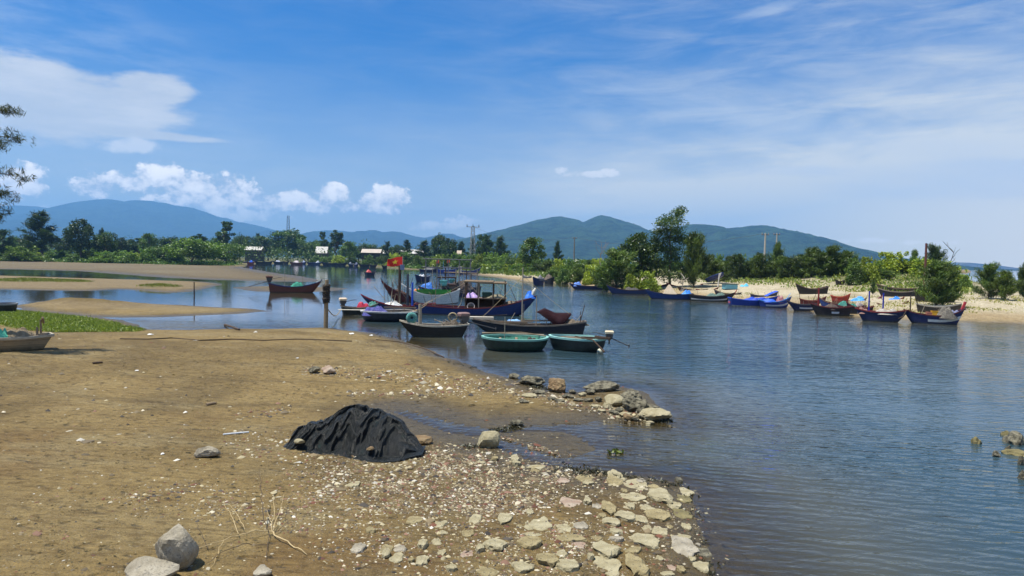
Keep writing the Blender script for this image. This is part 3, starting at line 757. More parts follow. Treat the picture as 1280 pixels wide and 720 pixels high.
FB='fishing_boat'; GN='boats moored in the lagoon'; GR='boats along the right bank'; GF='far boats along the tree line'
def boat(label,x1,x2,y,bow,yaw=0,ratio=.30,fb=.55,bu=.7,su=.25,sw=.55,hull=NAVY,gun=MAROON,deck=None,stripe=None,sarg={},rake=None,floor=.5,full=.78,grounded=False,group=None,detail=True,draft=.25,dz=0,srake=.2,gw=.07,name=FB):
    r,L,B=place(name,label,x1,x2,y,bow,yaw,None,ratio,grounded=grounded,group=group,dz=dz)
    if group==GR: bu*=.72; su*=.8
    h=Hull(L,B,fb,bu,su,sw,rake,srake,draft,full)
    h.build(r,P(hull),P(gun),deck or M_WOOD,floor=floor,detail=detail,gw=gw)
    if stripe: h.stripe(r,P(stripe,wear=.25),**sarg)
    return r,h
def basket(label,x1,x2,y,asp=1.0,yaw=0,fb=.5,hull=GREEN,rim=TEAL,inner=None,group=None,grounded=False,tilt=None,dz=0):
    xc=(x1+x2)/2; p=on_ground(xc,y) if grounded else on_z(xc,y); width=(x2-x1)/FPX*p.y
    ya=R(yaw); a=width/2/math.sqrt(math.cos(ya)**2+(asp*math.sin(ya))**2); b_=a*asp
    dv=Vector((p.x,p.y)).normalized(); half=math.sqrt((a*math.sin(ya))**2+(b_*math.cos(ya))**2)*.8
    loc=Vector((p.x,p.y))+dv*half; rz=math.atan2(-dv.x,dv.y)+ya
    r=thing('basket_boat',label,'basket boat',(loc.x,loc.y,(hgt(loc.x,loc.y) if grounded else 0)+dz),rz,group)
    dr=.18 if not grounded else 0.0
    prof=[(.0,-dr),(.55,-dr*.95),(.74,-dr*.55),(.88,.12*fb),(.96,.5*fb),(1.0,fb)]
    inn=[(.955,fb),(.92,.55*fb),(.83,.22*fb),(.70,.10),(.0,.08)]
    def w_(u): return 1+.012*math.sin(5*u)+.01*math.cos(3*u)
    def fn(pr): return lambda u,v:(lambda q,g:(math.cos(g)*a*q[0]*w_(g),math.sin(g)*b_*q[0]*w_(g),q[1]+.02*math.sin(2*g+.4)*(q[0]>.9)))(pr[int(round(v*(len(pr)-1)))],2*math.pi*u)
    mb=MB(); mb.grid(fn(prof),40,len(prof),close_u=True); mb.build('hull',basket_mat(hull),r,smooth=True)
    mb=MB(); mb.grid(fn(inn),40,len(inn),close_u=True); mb.build('lining',basket_mat(inner or hull),r,smooth=True)
    mb=MB(); pr=[(1.012,fb-.07),(1.022,fb+.03),(.945,fb+.035),(.94,fb-.06),(1.012,fb-.07)]
    mb.grid(fn(pr),44,5,close_u=True); mb.build('rim',P(rim,wear=.3),r)
    for k,xx in enumerate((-.45,.05,.5)):
        yy=b_*math.sqrt(1-xx*xx)*.93; tb=MB(); tb.bar((xx*a,-yy,fb*.72),(xx*a,yy,fb*.72),.13,.04); tb.build('thwart',M_WOOD,r)
    return r,a,b_,fb
_bm={}
def basket_mat(c):
    if c in _bm: return _bm[c]
    m,t,b,o=newmat('tarred_basket'); tc=t.new('ShaderNodeTexCoord').outputs['Object']
    n=t.noise(tc,3.5,6,.7); n2=t.noise(tc,16,4,.7)
    ch=t.new('ShaderNodeTexChecker'); ch.inputs['Scale'].default_value=22; t.link(tc,ch.inputs['Vector'])
    cc=t.mix(t.ss(n,.35,.7),tuple(q*.6 for q in c),tuple(q*1.7+.006 for q in c)); cc=t.mix(t.ss(n2,.58,.75,0,.55),cc,(.09,.10,.08))
    t.link(cc,b.inputs['Base Color']); b.inputs['Roughness'].default_value=.5
    t.link(t.bump(t.math('ADD',t.math('MULTIPLY',ch.outputs['Fac'],.4),n2),.4,.02),b.inputs['Normal']); _bm[c]=m; return m

def rods(r,h,n,seed,x0=-.4,x1=.35,up=(.3,1.3),rad=.022):
    rd=random.Random(seed)
    for k in range(n):
        x=h.L*rd.uniform(x0,x1); y=rd.uniform(-.35,.35)*h.B; dx=rd.uniform(-.7,.7)*min(1.5,h.L*.3); mb=MB()
        mb.tube([(x,y,.35),(x+dx*.5,y*.8,.35+.5*rd.uniform(*up)),(x+dx,y*.6,.35+rd.uniform(*up))],[rad,rad*.9,rad*.6],5); mb.build('rod',(M_POLE,M_DWOOD,M_WOOD)[k%3],r)
def lines(r,h,pts,seed=0):
    for a,b in pts:
        a=Vector(a);b=Vector(b); mb=MB(); mb.tube([a.lerp(b,i/8)-Vector((0,0,.10*math.sin(math.pi*i/8))) for i in range(9)],.012,4); mb.build('line',M_ROPE,r)
# ---------------------------------------------------------------- the near cluster
# green round basket boat
r,a,b_,fb=basket('dark green round basket boat with a teal rim, in front of the moored group',600,686,440,.82,0,.62,rgb(16,42,34),rgb(120,172,160),rgb(70,130,110))
post(r,(-a*.30,-b_*.1,.1),1.55,M_POLE,.045,name='pole')
mb=MB(); mb.tube([(-a*1.0,b_*.5,fb+.12),(a*.9,b_*.55,fb+.06)],.035,6); mb.build('oar',M_POLE,r)
mb=MB(); mb.tube([(-a*.98,b_*.1,fb+.16),(a*.2,b_*.3,fb+.20),(a*.95,b_*.2,fb+.05)],.03,6); mb.build('oar',M_WOOD,r)
cargo('plastic_sheet','crumpled pale blue plastic sheet lying inside the green round basket boat','plastic sheet',r,(.15,-b_*.35,.12),(.9,.6,.34),cloth_mat(rgb(150,185,215)),3)
cargo('fishing_net','tangle of dark net and rods at the end of the green round basket boat','fishing net',r,(a*.55,0,.25),(.8,.9,.42),net_mat((rgb(60,55,48),rgb(130,120,105))),8)
# oval basket boat with motor
r,a,b_,fb=basket('black green oval basket boat with an outboard engine at its right end',684,757,440,.62,-24,.66,rgb(18,32,30),rgb(150,200,190),rgb(90,84,70))
mb=MB(); mb.bar((a*.3,-b_*.5,fb+.05),(a*1.28,-b_*.35,fb+.10),.12,.10); mb.bar((a*.55,b_*.45,fb+.05),(a*1.2,-b_*.1,fb+.08),.10,.08); mb.build('engine_bracket',M_DWOOD,r)
motor(r,(a*1.12,b_*.15,fb+.02),P(rgb(225,205,170),wear=.15),R(24),.82,1.2,1)
mb=MB(); mb.tube([(a*.15,-b_*.75,fb+.12),(a*.85,-b_*1.0,fb+.02),(a*1.3,-b_*1.25,.18)],[.03,.035,.05],6); mb.build('oar',M_DWOOD,r)
mb=MB(); mb.bar((-a*.6,b_*.1,fb*.9),(a*.6,-b_*.1,fb*.9),.16,.05); mb.bar((-a*.5,b_*.4,fb*.9),(a*.4,b_*.3,fb*.9),.12,.05); mb.build('floorboards',M_WOOD,r)
M=root_matrix(r); q=MB(); q.grid(lambda u,v:(math.cos(6.283*u)*.17*math.sin(v*3.1416),math.sin(6.283*u)*.17*math.sin(v*3.1416),.2*math.cos(v*3.1416)),14,9,close_u=True)
o=q.build('float',P(rgb(215,215,190)),None,smooth=True); o.location=M@Vector((a*1.05,-b_*.8,.08)); tag(o,'pale round float bobbing under the oval basket boat engine','float')
# navy round boat with purple-blue net
r,a,b_,fb=basket('navy black round basket boat with a purple blue net heap and pale rim',450,524,402.5,.75,0,.70,rgb(16,24,36),rgb(205,200,190),rgb(70,66,60))
cargo('fishing_net','purple blue net heap spilling over the rim of the navy basket boat','fishing net',r,(-a*.45,-b_*.3,.42),(2.0,1.5,.62),net_mat((rgb(60,66,165),rgb(150,150,225))),5,rough=.4)
mb=MB(); mb.bar((-a*.2,b_*.4,fb+.22),(a*.92,b_*.3,fb+.2),.12,.08); mb.bar((-a*.1,-b_*.2,fb+.05),(a*.9,-b_*.2,fb+.12),.08,.06)
for xx in(.15,.5,.85): mb.bar((a*xx,b_*.3,fb-.2),(a*xx,b_*.32,fb+.25),.07)
mb.build('side_rail',M_WOOD,r)
mb=MB(); pts=[(a*.78,-b_*.3,fb),(a*1.0,-b_*.35,fb+.12),(a*1.22,-b_*.4,fb+.45),(a*1.34,-b_*.42,fb+.75)]; mb.tube(pts,[.09,.09,.07,.05],7,flat=.6); mb.build('stem_post',M_WOOD,r)
# black boat in front
r,h=boat('black wooden boat with cream gunwale and a teal net float on its bow',498,586,422,'l',-4,.34,.66,.30,.10,.8,BLACK,rgb(196,184,160),stripe=None,full=.7,rake=.75,floor=.45,srake=.45)
p=h.top(.86,1); M=root_matrix(r)
mb=MB(); 
def tor(c,R0,r0,ax): 
    c=Vector(c)
    def fn(u,v):
        g=6.2832*u; k=6.2832*v; q=Vector((math.cos(g)*(R0+r0*math.cos(k)),math.sin(k)*r0,math.sin(g)*(R0+r0*math.cos(k)))); return c+q
    return fn
mb.grid(tor((0,0,0),.20,.13,0),22,10,close_u=True)
o=mb.build('net_float',net_mat((rgb(70,170,165),rgb(150,215,205))),None,smooth=True); o.location=M@Vector((h.L*.325,.3,h.g(.84)+.30)); o.rotation_euler=(0,0,r.rotation_euler.z); tag(o,'teal ring shaped net float standing on the black boat bow','float')
mb=MB(); mb.tube([(h.L*.2,.1,.3),(h.L*.205,.1,1.9)],[.11,.09],8); mb.tube([(h.L*.17,.1,.3),(h.L*.24,.12,1.6)],[.05,.04],6); mb.build('mooring_post',M_POLE,r)
mb=MB(); mb.tube([(h.L*.205,.1,1.75),(h.L*.06,.1,2.05),(h.L*.02,.12,2.1)],.02,5); mb.build('boom',M_POLE,r)
motor(r,(-h.L*.44,.0,h.fb+.18),P(rgb(130,105,100)),R(20),1.15,1.9,-1)
for k in range(6):
    rd=random.Random(k); mb=MB(); mb.tube([(-h.L*.40+rd.uniform(0,1.2),rd.uniform(-.4,.4),.6),(-h.L*.15+rd.uniform(-.6,.9),rd.uniform(-.4,.4),.75+rd.uniform(0,.4))],.022,5); mb.build('rod',M_POLE if k%2 else M_DWOOD,r)
cargo('fishing_net','grey brown net and rod bundle heaped amidships in the black boat','fishing net',r,(-h.L*.22,0,.42),(1.3,.9,.5),net_mat((rgb(90,80,66),rgb(170,155,135))),12,rough=.5)
mb=MB(); mb.grid(tor((0,0,0),.24,.05,0),20,8,close_u=True); o=mb.build('rope_coil',M_ROPE,None,smooth=True); o.location=M@Vector((-h.L*.28,-.1,1.12)); tag(o,'pale rope coil standing on the net bundle in the black boat','rope coil')
# left dinghy tied to the post
r,h=boat('small dark boat tied to the wooden post, with red cloth and a cream engine',426,474,393.5,'r',10,.36,.55,.35,.15,.75,rgb(28,36,34),rgb(120,112,98),full=.75)
motor(r,(-h.L*.46,0,h.fb+.22),P(rgb(235,205,170),wear=.15),0,1.1,0,-1)
cargo('red_cloth','bright crimson cloth bundle on the small tied boat','cloth',r,(.3,0,.5),(1.1,.8,.5),cloth_mat(rgb(165,35,60)),4,rough=.35)
cargo('fishing_net','teal net heap at the bow of the small tied boat','fishing net',r,(h.L*.36,0,.55),(.9,.7,.5),net_mat((rgb(60,150,135),rgb(140,210,190))),6)
mb=MB(); mb.tube([(-h.L*.62,-h.B*.5,.42),(0,-h.B*.62,.38),(h.L*.3,-h.B*.5,.5)],[.06,.07,.04],7,flat=.6); mb.build('outrigger_pole',P(rgb(200,195,180)),r)
# red-prowed boat behind
r,h=boat('blue boat with a long red maroon prow and a tall bundle of masts',450,545,392,'l',-6,.26,.60,.95,.2,.6,rgb(30,46,92),rgb(140,48,48),full=.75,rake=1.4)
for k,(xx,hh,mt_,w_) in enumerate(((-.02,3.6,M_DWOOD,.30),(.02,3.2,M_DWOOD,.22),(-.06,2.9,P(rgb(60,64,74)),.24),(-.09,2.2,P(BRBLUE),.20))):
    post(r,(h.L*xx-.2*k,.1*k-.1,.35),hh,mt_,w_,name='mast')
mb=MB(); mb.box((-h.L*.05,0,3.8),(.34,.22,.45)); mb.build('mast_lantern',P(rgb(120,135,165)),r)
cargo('white_bundle','off white sail cloth bundle beside the bundle of masts','cloth',r,(h.L*.08,-.1,.55),(1.8,1.2,.45),cloth_mat(rgb(200,200,196)),9)
for k in range(5):
    rd=random.Random(40+k); x_=h.L*.02+rd.uniform(-.3,1.6); mb=MB(); mb.tube([(x_,rd.uniform(-.5,.5),.5),(x_+rd.uniform(-.4,1.7),rd.uniform(-.4,.4),2.0+rd.uniform(0,1))],.025,5); mb.build('rod',M_POLE,r)
rods(r,h,8,304,-.25,.3,(.8,2.8),.028)
# second maroon bow beyond
r,h=boat('maroon boat with a steep upswept prow behind the blue one',473,545,379,'l',-22,.34,.75,1.5,.2,.6,MAROON,rgb(110,52,46),full=.72,rake=1.6)
for k in range(6):
    rd=random.Random(60+k); x_=h.L*.12+rd.uniform(-1.4,1.2); mb=MB(); mb.tube([(x_,rd.uniform(-.5,.5),.5),(x_+rd.uniform(-1.2,1.2),rd.uniform(-.4,.4),2.2+rd.uniform(0,.7))],.03,5); mb.build('rod',M_POLE if k%2 else M_DWOOD,r)
cargo('net_pile','brown net pile on the maroon boat prow','fishing net',r,(h.L*.1,0,.7),(2.0,1.3,.8),net_mat((rgb(80,50,44),rgb(140,105,90))),15)
rods(r,h,8,305,-.2,.35,(.8,2.4),.03)
# white hull
r,h=boat('weathered white boat with upturned ends carrying green boxes',501,575,387,'l',-4,.27,.95,1.0,.55,.6,rgb(214,212,204),rgb(225,222,214),stripe=rgb(60,44,34),sarg=dict(q0=.10,q1=.32,t0=.0,t1=.96),full=.8,rake=1.5,floor=.6,dz=.34)
for k,(xx,ww,c_,l_) in enumerate(((.10,1.5,rgb(60,125,50),'long green fish box in the white boat, nearest its bow'),(-.20,1.5,rgb(50,135,55),'bright green fish box in the white boat, nearest its stern'))):
    crate('fish_box',l_,'box',r,(h.L*xx,0,.95),(ww,.9,.48),P(c_,wear=.15))
M=root_matrix(r)
basin('dark blue plastic basin between the two green boxes',r,(-h.L*.04,-.75,1.05),.42,.42,P(rgb(30,50,140),wear=.1))
cargo('orange_bag','orange bag at the bow end of the green boxes','bag',r,(h.L*.24,0,.95),(.8,.7,.62),cloth_mat(rgb(215,125,60)),19)
motor(r,(-h.L*.36,-.3,1.25),P(rgb(70,52,46)),.3,1.5,2.2,-1)
cargo('machinery_heap','rusty brown engine parts heaped at the stern of the white boat','engine parts',r,(-h.L*.33,-.2,.9),(2.0,1.3,.9),net_mat((rgb(58,38,32),rgb(125,88,78))),23,rough=.5)
post(r,(-h.L*.18,.3,.5),2.2,M_POLE,.07,name='pole'); 
basin('small turquoise bucket standing on the engine parts',r,(-h.L*.22,.1,1.75),.36,.55,P(rgb(110,190,195),wear=.1),name='bucket')
# the big blue trawler
r,h=boat('largest blue fishing boat with red gunwale, open wooden cabin frame and high bow',517,673,395,'r',-3,.23,.62,1.05,.25,.62,rgb(22,42,96),rgb(104,38,34),stripe=rgb(150,125,108),sarg=dict(q0=.26,q1=.33,t0=.0,t1=.80),full=.86,rake=1.3,floor=.62)
cx=lambda px:(px-595)/156*h.L
mb=MB(); z0=.50
for (xa,xb) in((582,597),(597,632)):
    xa,xb=cx(xa),cx(xb)
    mb.box(((xa+xb)/2,h.B*.33,z0+.42),(xb-xa-.05,.06,.84)); mb.box(((xa+xb)/2,-h.B*.33,z0+.14),(xb-xa-.05,.06,.28))
mb.box((cx(582),0,z0+.42),(.06,h.B*.66,.84)); mb.box((cx(632),0,z0+.42),(.06,h.B*.66,.84)); mb.box((cx(598),0,z0+.42),(.10,h.B*.6,.82)); mb.build('cabin',M_DWOOD,r)
mb=MB(); mb.box((cx(607),0,z0+.90),(cx(634)-cx(580),h.B*.78,.07)); mb.build('cabin_roof',P(rgb(105,84,66)),r)
for px in(582,598,617,632):
    for s_ in(-1,1):
        post(r,(cx(px),s_*h.B*.34,.45),2.35,M_DWOOD,.15)
for (xa,xb,zz) in((580,617,2.78),(598,634,2.70)):
    for s_ in(-1,1):
        mb=MB(); mb.tube([(cx(xa),s_*h.B*.34,zz),(cx(xb),s_*h.B*.34,zz-.04)],.09,7); mb.build('top_rail',M_WOOD,r)
for px in(582,598,617,632):
    mb=MB(); mb.tube([(cx(px),-h.B*.37,2.66),(cx(px),h.B*.37,2.66)],.06,6); mb.build('cross_beam',M_DWOOD,r)
cargo('purple_cloth','lilac cloth heap on the cabin roof of the largest blue boat','cloth',r,(cx(590),-.2,z0+.94),(1.1,.9,.42),cloth_mat(rgb(175,150,200)),31,rough=.4)
crate('green_crate','dark green crate on the cabin roof of the largest blue boat','crate',r,(cx(609),0,z0+.94),(.8,.6,.42),P(rgb(24,62,50)))
cargo('net_pile','beige net strands draped along the cabin roof edge','fishing net',r,(cx(621),-.3,z0+.94),(1.8,.9,.3),net_mat((rgb(130,118,90),rgb(200,190,160))),33,rough=.5)
cargo('rope_pile','pale rope and net pile on the foredeck of the largest blue boat','rope pile',r,(cx(640),0,.75),(2.0,1.3,.42),net_mat((rgb(130,110,90),rgb(200,180,150))),35,rough=.45)
cargo('blue_tarp','bright blue tarpaulin folded on the bow post of the largest blue boat','tarpaulin',r,(cx(664),0,1.45),(.95,.6,.60),cloth_mat(rgb(45,115,215)),36,rough=.3)
mb=MB(); a_=h.top(.985,1); mb.tube([(cx(664),0,1.3),(cx(669),0,2.0),(cx(671.5),0,2.28)],[.14,.15,.10],8); mb.build('bow_post',P(rgb(205,200,185)),r)
M=root_matrix(r); basin('white enamel basin inside the cabin of the largest blue boat',r,(cx(589),-h.B*.30,.70),.30,.22,P(rgb(205,190,180)),tilt=(R(70),0))
post(r,(cx(599),-h.B*.42,.3),2.4,M_POLE,.06,name='pole')
rods(r,h,9,301,-.42,.40,(.8,2.6),.03)
lines(r,h,[((cx(632),0,2.7),(cx(669),0,2.0)),((cx(582),-.5,2.7),(cx(528),0,.9)),((cx(617),.4,2.7),(cx(655),0,.9))])
# raised frame boats behind the white hull
r,h=boat('dark blue boat with a tall stilt frame and small table roof',522,592,371.5,'l',0,.28,.7,.6,.3,.6,rgb(24,34,74),rgb(90,84,80),floor=.5)
for i in range(5):
    for s_ in(-1,1): post(r,(h.L*(-.44+.2*i),s_*h.B*.36,.3),4.4-.25*(i%2),P(rgb(110,108,106)),.13)
for zz in(3.5,4.5):
    for s_ in(-1,1):
        mb=MB(); mb.tube([(-h.L*.47,s_*h.B*.36,zz),(h.L*.42,s_*h.B*.36,zz+.06)],.06,5); mb.build('top_rail',P(rgb(110,108,106)),r)
mb=MB(); mb.box((-h.L*.02,0,2.35),(h.L*.34,h.B*.8,.14)); mb.build('table_roof',M_DWOOD,r)
for k_ in range(7): post(r,(h.L*(-.46+.14*k_),h.B*(.1 if k_%2 else -.15),.3),2.6+1.7*((k_*37%10)/10),M_POLE if k_%3 else M_DWOOD,.08,name='pole')
rods(r,h,10,306,-.45,.4,(1.0,3.4),.03)
for xx in(-.17,.12): post(r,(h.L*xx,0,.3),2.05,M_DWOOD,.14)
cargo('net_pile','dark net pile under the stilt frame of the dark blue boat','fishing net',r,(-h.L*.33,0,.5),(3.4,1.6,1.5),net_mat((rgb(60,52,52),rgb(130,112,104))),41,rough=.5)
cargo('blue_cloth','bright blue cloth strip slung under the stilt frame','cloth',r,(h.L*.34,0,.9),(1.9,.8,.9),cloth_mat(rgb(50,110,190)),42,rough=.4)
r,h=boat('grey blue boat with a lower pole frame, behind the white boat stern',548,602,368,'l',3,.30,.8,.6,.3,.6,rgb(40,46,66),rgb(120,112,104),floor=.5)
for i in range(4):
    for s_ in(-1,1): post(r,(h.L*(-.40+.25*i),s_*h.B*.36,.3),2.9+.35*(i%2),M_DWOOD if i%2 else M_POLE,.11)
for s_ in(-1,1):
    mb=MB(); mb.tube([(-h.L*.43,s_*h.B*.36,2.75),(h.L*.38,s_*h.B*.36,2.85)],.06,5); mb.build('top_rail',M_WOOD,r)
cargo('net_pile','brown grey net and gear pile under the lower pole frame','fishing net',r,(0,0,.6),(3.2,1.6,1.3),net_mat((rgb(78,66,60),rgb(160,146,130))),45,rough=.5)
basin('round teal tub on top of the gear pile under the lower pole frame',r,(h.L*.2,-.3,1.45),.42,.5,P(rgb(100,180,185),wear=.1),name='tub')
rods(r,h,8,302,-.4,.4,(1.0,3.2),.03)
# long low boat behind the baskets
r,h=boat('long low black boat with a maroon sun canopy and bare poles, behind the basket boats',584,733,417,'l',-2,.20,.50,.42,.28,.6,rgb(22,26,38),rgb(120,108,94),full=.8,rake=1.0,floor=.45)
cx=lambda px:-(px-658)/149*h.L
mb=MB(); n=14
def can(u,v):
    x=cx(671+(715-671)*u); yy=(v-.5)*h.B*1.1
    sag=math.sin(math.pi*u)
    ztop=1.42-.33*u+(.28 if u<.2 else 0)*max(0,1-abs(u-.17)/.17)
    ztop=1.15+.62*max(0,1-abs(u-.2)/.2)**1.0*.45+.28*max(0,(u-.35)/.65)**1.6-.06*sag
    return (x,yy,ztop-.16*math.cos(math.pi*(v-.5)))
# hung sheet: top edge from pole to pole, belly hanging to the deck on the viewer's side
def can2(u,v):
    uu=u; tops=[(0,1.28),(.22,1.52),(.55,1.22),(1.0,1.24)]
    zt=np.interp(uu,[q[0] for q in tops],[q[1] for q in tops])
    left=671+(694-671)*v**.9; rightp=715-(715-702)*v**1.1
    px=left+(rightp-left)*uu
    z=zt*(1-v)+.48*v; yy=h.B*(.10+.28*v+.12*math.sin(3.1*uu)*math.sin(3.1*v))
    return (cx(px),yy,z)
mb.grid(lambda u,v:(can2(u,v)[0],can2(u,v)[1],can2(u,v)[2]),18,9); mb.grid(lambda u,v:(lambda q:(q[0],q[1]-h.B*(.55*(1-v)**.8+.05),q[2]+.10*(v)*(1-v)*2))(can2(u,v)),18,9)
mb.grid(lambda u,v:(lambda q:(q[0],q[1]-v*h.B*.60,q[2]-.05*math.sin(3.14*v)))(can2(u,0)),18,6)
mb.build('sun_canopy',paint(rgb(40,18,23),rough=.85,wear=.12,scale=3,spec=.1,name='canvas'),r,smooth=False)
for px,hh,ln in((651.5,3.9,(0,0)),(653.5,1.6,(0,0)),(669.5,2.1,(0,0)),(684,1.1,(.15,0)),(723,1.6,(-.25,0)),(726,1.2,(-.0,0))): post(r,(cx(px),.15,.2),hh,M_POLE if px<700 else M_DWOOD,.10 if px<652 else .06,ln,name='pole')
mb=MB(); mb.box((cx(600),-.1,.86),(1.5,.5,.16)); mb.build('bow_locker',P(rgb(190,180,160)),r)
mb=MB(); mb.box((cx(640),.3,.66),(1.8,.6,.1)); mb.bar((cx(610),.5,.72),(cx(665),.55,.72),.07); mb.bar((cx(640),-.4,.72),(cx(708),-.35,.74),.10,.07); mb.build('side_planks',M_WOOD,r)
cargo('blue_sheet','pale blue plastic sheet lying on the long low black boat','plastic sheet',r,(cx(641),-.1,.62),(1.1,.6,.22),cloth_mat(rgb(130,175,225)),51)
cargo('plank_pile','weathered planks and net piled at the right end of the long low boat','planks',r,(cx(718),0,.5),(1.9,1.0,.42),net_mat((rgb(120,104,84),rgb(180,165,140))),53,rough=.4)
rods(r,h,7,303,-.4,.42,(.2,.9))
lines(r,h,[((cx(651.5),.15,3.6),(cx(600),0,.9)),((cx(651.5),.15,3.6),(cx(724),0,.8)),((cx(669.5),.15,2.2),(cx(671),0,1.3))])
# ---------------------------------------------------------------- lone boat on the lagoon, left
r,h=boat('maroon boat with a green net heap, floating alone on the left lagoon',337,401,366,'r',-3,.26,.75,.75,.45,.7,rgb(96,52,42),rgb(36,44,88),full=.8,rake=1.0,gw=.12)
cargo('fishing_net','emerald green net heap on the lone maroon boat','fishing net',r,(h.L*.04,0,.7),(1.7,1.1,.75),net_mat((rgb(30,140,115),rgb(90,200,170))),61)
motor(r,(-h.L*.49,0,1.35),P(rgb(90,58,48)),.2,1.5,1.6,-1)
post(r,(-h.L*.20,0,.3),2.6,M_POLE,.06,name='pole'); post(r,(h.L*.14,0,.3),1.8,M_POLE,.05,name='pole')
h.stem(r,P(rgb(36,44,88)),.3)
# motor boat under way
r,h=boat('small navy motor boat with a red bundle, crossing mid channel',455.5,471,345,'r',38,.42,.85,.5,.1,.8,rgb(34,36,62),rgb(60,56,66),detail=False)
cargo('red_bundle','red and pale cloth bundle on the small motor boat','cloth',r,(-h.L*.2,0,.8),(1.7,1.1,.85),cloth_mat(rgb(190,80,80)),65)
# navy barge and boats beyond the trawler frames
r,h=boat('dark navy boat seen between the stilt poles, bow towards the viewer',516,538,353,'l',-40,.45,1.1,.5,.2,.7,rgb(28,36,74),rgb(150,150,158),detail=False)
cargo('white_cloth','white cloth heap on the dark navy boat between the stilts','cloth',r,(0,0,.9),(1.6,1.2,.7),cloth_mat(rgb(200,200,205)),66)
r,h=boat('navy boat with a white cabin near the far yellow green bank',524,549,340.5,'r',0,.26,.9,.9,.3,.6,rgb(34,40,70),rgb(150,148,146),detail=False)
cargo('net_pile','grey net pile on the navy boat by the far bank','fishing net',r,(0,0,.8),(4.2,1.5,1.0),net_mat((rgb(110,110,112),rgb(185,185,180))),67)
r,h=boat('blue boat with white blue cabin and pennants, by the far bank',547,573,341.5,'r',0,.28,1.1,1.0,.3,.6,rgb(40,70,150),rgb(190,195,205),detail=False)
mb=MB(); mb.box((-.3,0,1.5),(2.4,1.3,.9)); mb.box((-.3,0,2.02),(2.8,1.6,.12)); mb.build('cabin',P(rgb(190,196,205)),r)
post(r,(-1.6,0,.5),3.4,P(rgb(60,140,190)),.14,name='mast'); post(r,(1.2,0,.5),2.8,M_POLE,.10,name='mast')
for i,(xx,zz) in enumerate(((-3.0,3.6),(.6,3.9))):
    post(r,(xx,0,.6),zz+.3,M_POLE,.08,name='flag_pole')
    mb=MB(); mb.grid(lambda u,v:(xx-.1-.9*u,.12*math.sin(5*u),zz+.8-1.1*v-.25*u),8,5); mb.build('pennant',cloth_mat(rgb(215,80,40)),r)
r,h=boat('cobalt blue boat with a light deck in front of the far sand spit',574,601,343,'r',2,.25,1.1,1.2,.3,.6,rgb(44,68,128),rgb(170,172,176),detail=False)
mb=MB(); mb.box((-h.L*.46,0,1.5),(1.1,1.2,1.9)); mb.build('wheelhouse',P(rgb(215,200,175)),r)
# three boats nosed to the spit
r,h=boat('small grey boat nosed to the spit, leftmost of three',652,665,349.5,'l',30,.4,.7,.5,.2,.7,rgb(110,112,116),rgb(150,148,142),detail=False)
r,h=boat('blue black boat nosed to the spit with a grey net load, middle of three',663,681,357,'l',-55,.42,1.15,.5,.2,.7,rgb(34,42,84),rgb(100,98,100),detail=False)
cargo('net_pile','grey white net load on the middle boat at the spit','fishing net',r,(-.3,0,.9),(2.4,1.5,1.1),net_mat((rgb(120,116,118),rgb(200,196,196))),71)
r,h=boat('black boat nosed to the spit with poles, rightmost of three',679,695,356,'r',-55,.45,1.1,.5,.2,.7,rgb(26,26,28),rgb(96,86,76),detail=False)
cargo('net_pile','brown net load on the rightmost boat at the spit','fishing net',r,(-.3,0,.9),(2.2,1.5,1.2),net_mat((rgb(84,70,60),rgb(160,140,122))),72)
# ---------------------------------------------------------------- right bank
r,h=boat('navy boat with a long pale hull band, leftmost on the right bank',711,761,362.5,'l',4,.22,.62,.55,.5,.6,rgb(26,36,78),rgb(56,48,56),stripe=rgb(205,200,190),sarg=dict(q0=.12,q1=.34,t0=.05,t1=.62),group=GR)
cargo('blue_bundle','blue and white bundle at the bow of the leftmost right bank boat','cloth',r,(h.L*.30,0,.55),(1.5,1.0,.7),cloth_mat(rgb(90,130,205)),81)
cargo('net_pile','grey net heap at the stern of the leftmost right bank boat','fishing net',r,(-h.L*.33,0,.5),(1.7,1.1,.7),net_mat((rgb(80,80,84),rgb(170,168,164))),82)
r,h=boat('blue grey boat with raised bow lying behind the long pale banded one',757,812,368,'l',-8,.26,.60,1.0,.25,.6,rgb(40,54,96),rgb(70,52,46),group=GR,stripe=rgb(196,192,184),sarg=dict(q0=.10,q1=.30,t0=.0,t1=.40))
cargo('net_pile','dark net heap in the blue grey boat with raised bow','fishing net',r,(-h.L*.1,0,.5),(2.2,1.2,.5),net_mat((rgb(60,58,56),rgb(130,124,116))),83)
r,h=boat('maroon boat with a bright red bow post and blue sheet, behind the tent boat',782,836,364,'r',6,.26,.6,1.0,.2,.6,rgb(44,46,70),rgb(150,60,46),group=GR)
cargo('blue_sheet','sky blue sheet over the maroon boat with the red bow post','tarpaulin',r,(h.L*.15,0,.6),(1.7,1.1,.75),cloth_mat(rgb(80,150,205)),84)
h.stem(r,P(RED),.45)
r,h=boat('blue boat with a pale canvas tent pitched on its middle',806,866,374.5,'l',-5,.25,.66,.75,.15,.65,rgb(30,56,112),rgb(40,46,72),group=GR)
mb=MB(); cx=lambda px:-(px-836)/60*h.L
A=[(cx(828),-h.B*.36,.62),(cx(828),h.B*.36,.62),(cx(846),h.B*.36,.62),(cx(846),-h.B*.36,.62)]; T=(cx(835),0,1.85)
T2=(cx(837),0,1.85); B2=[tuple(Vector(p)*.985+Vector((0,0,-.012))) for p in A]; TB=(T[0],0,1.80); T2B=(T2[0],0,1.80)
mb.add(A+[T,T2]+B2+[TB,T2B],[(0,4,1),(1,4,5,2),(2,5,3),(3,5,4,0),(6,7,10),(7,8,11,10),(8,9,11),(9,6,10,11)])
mb.build('tent',cloth_mat(rgb(196,178,152),rough=.8),r)
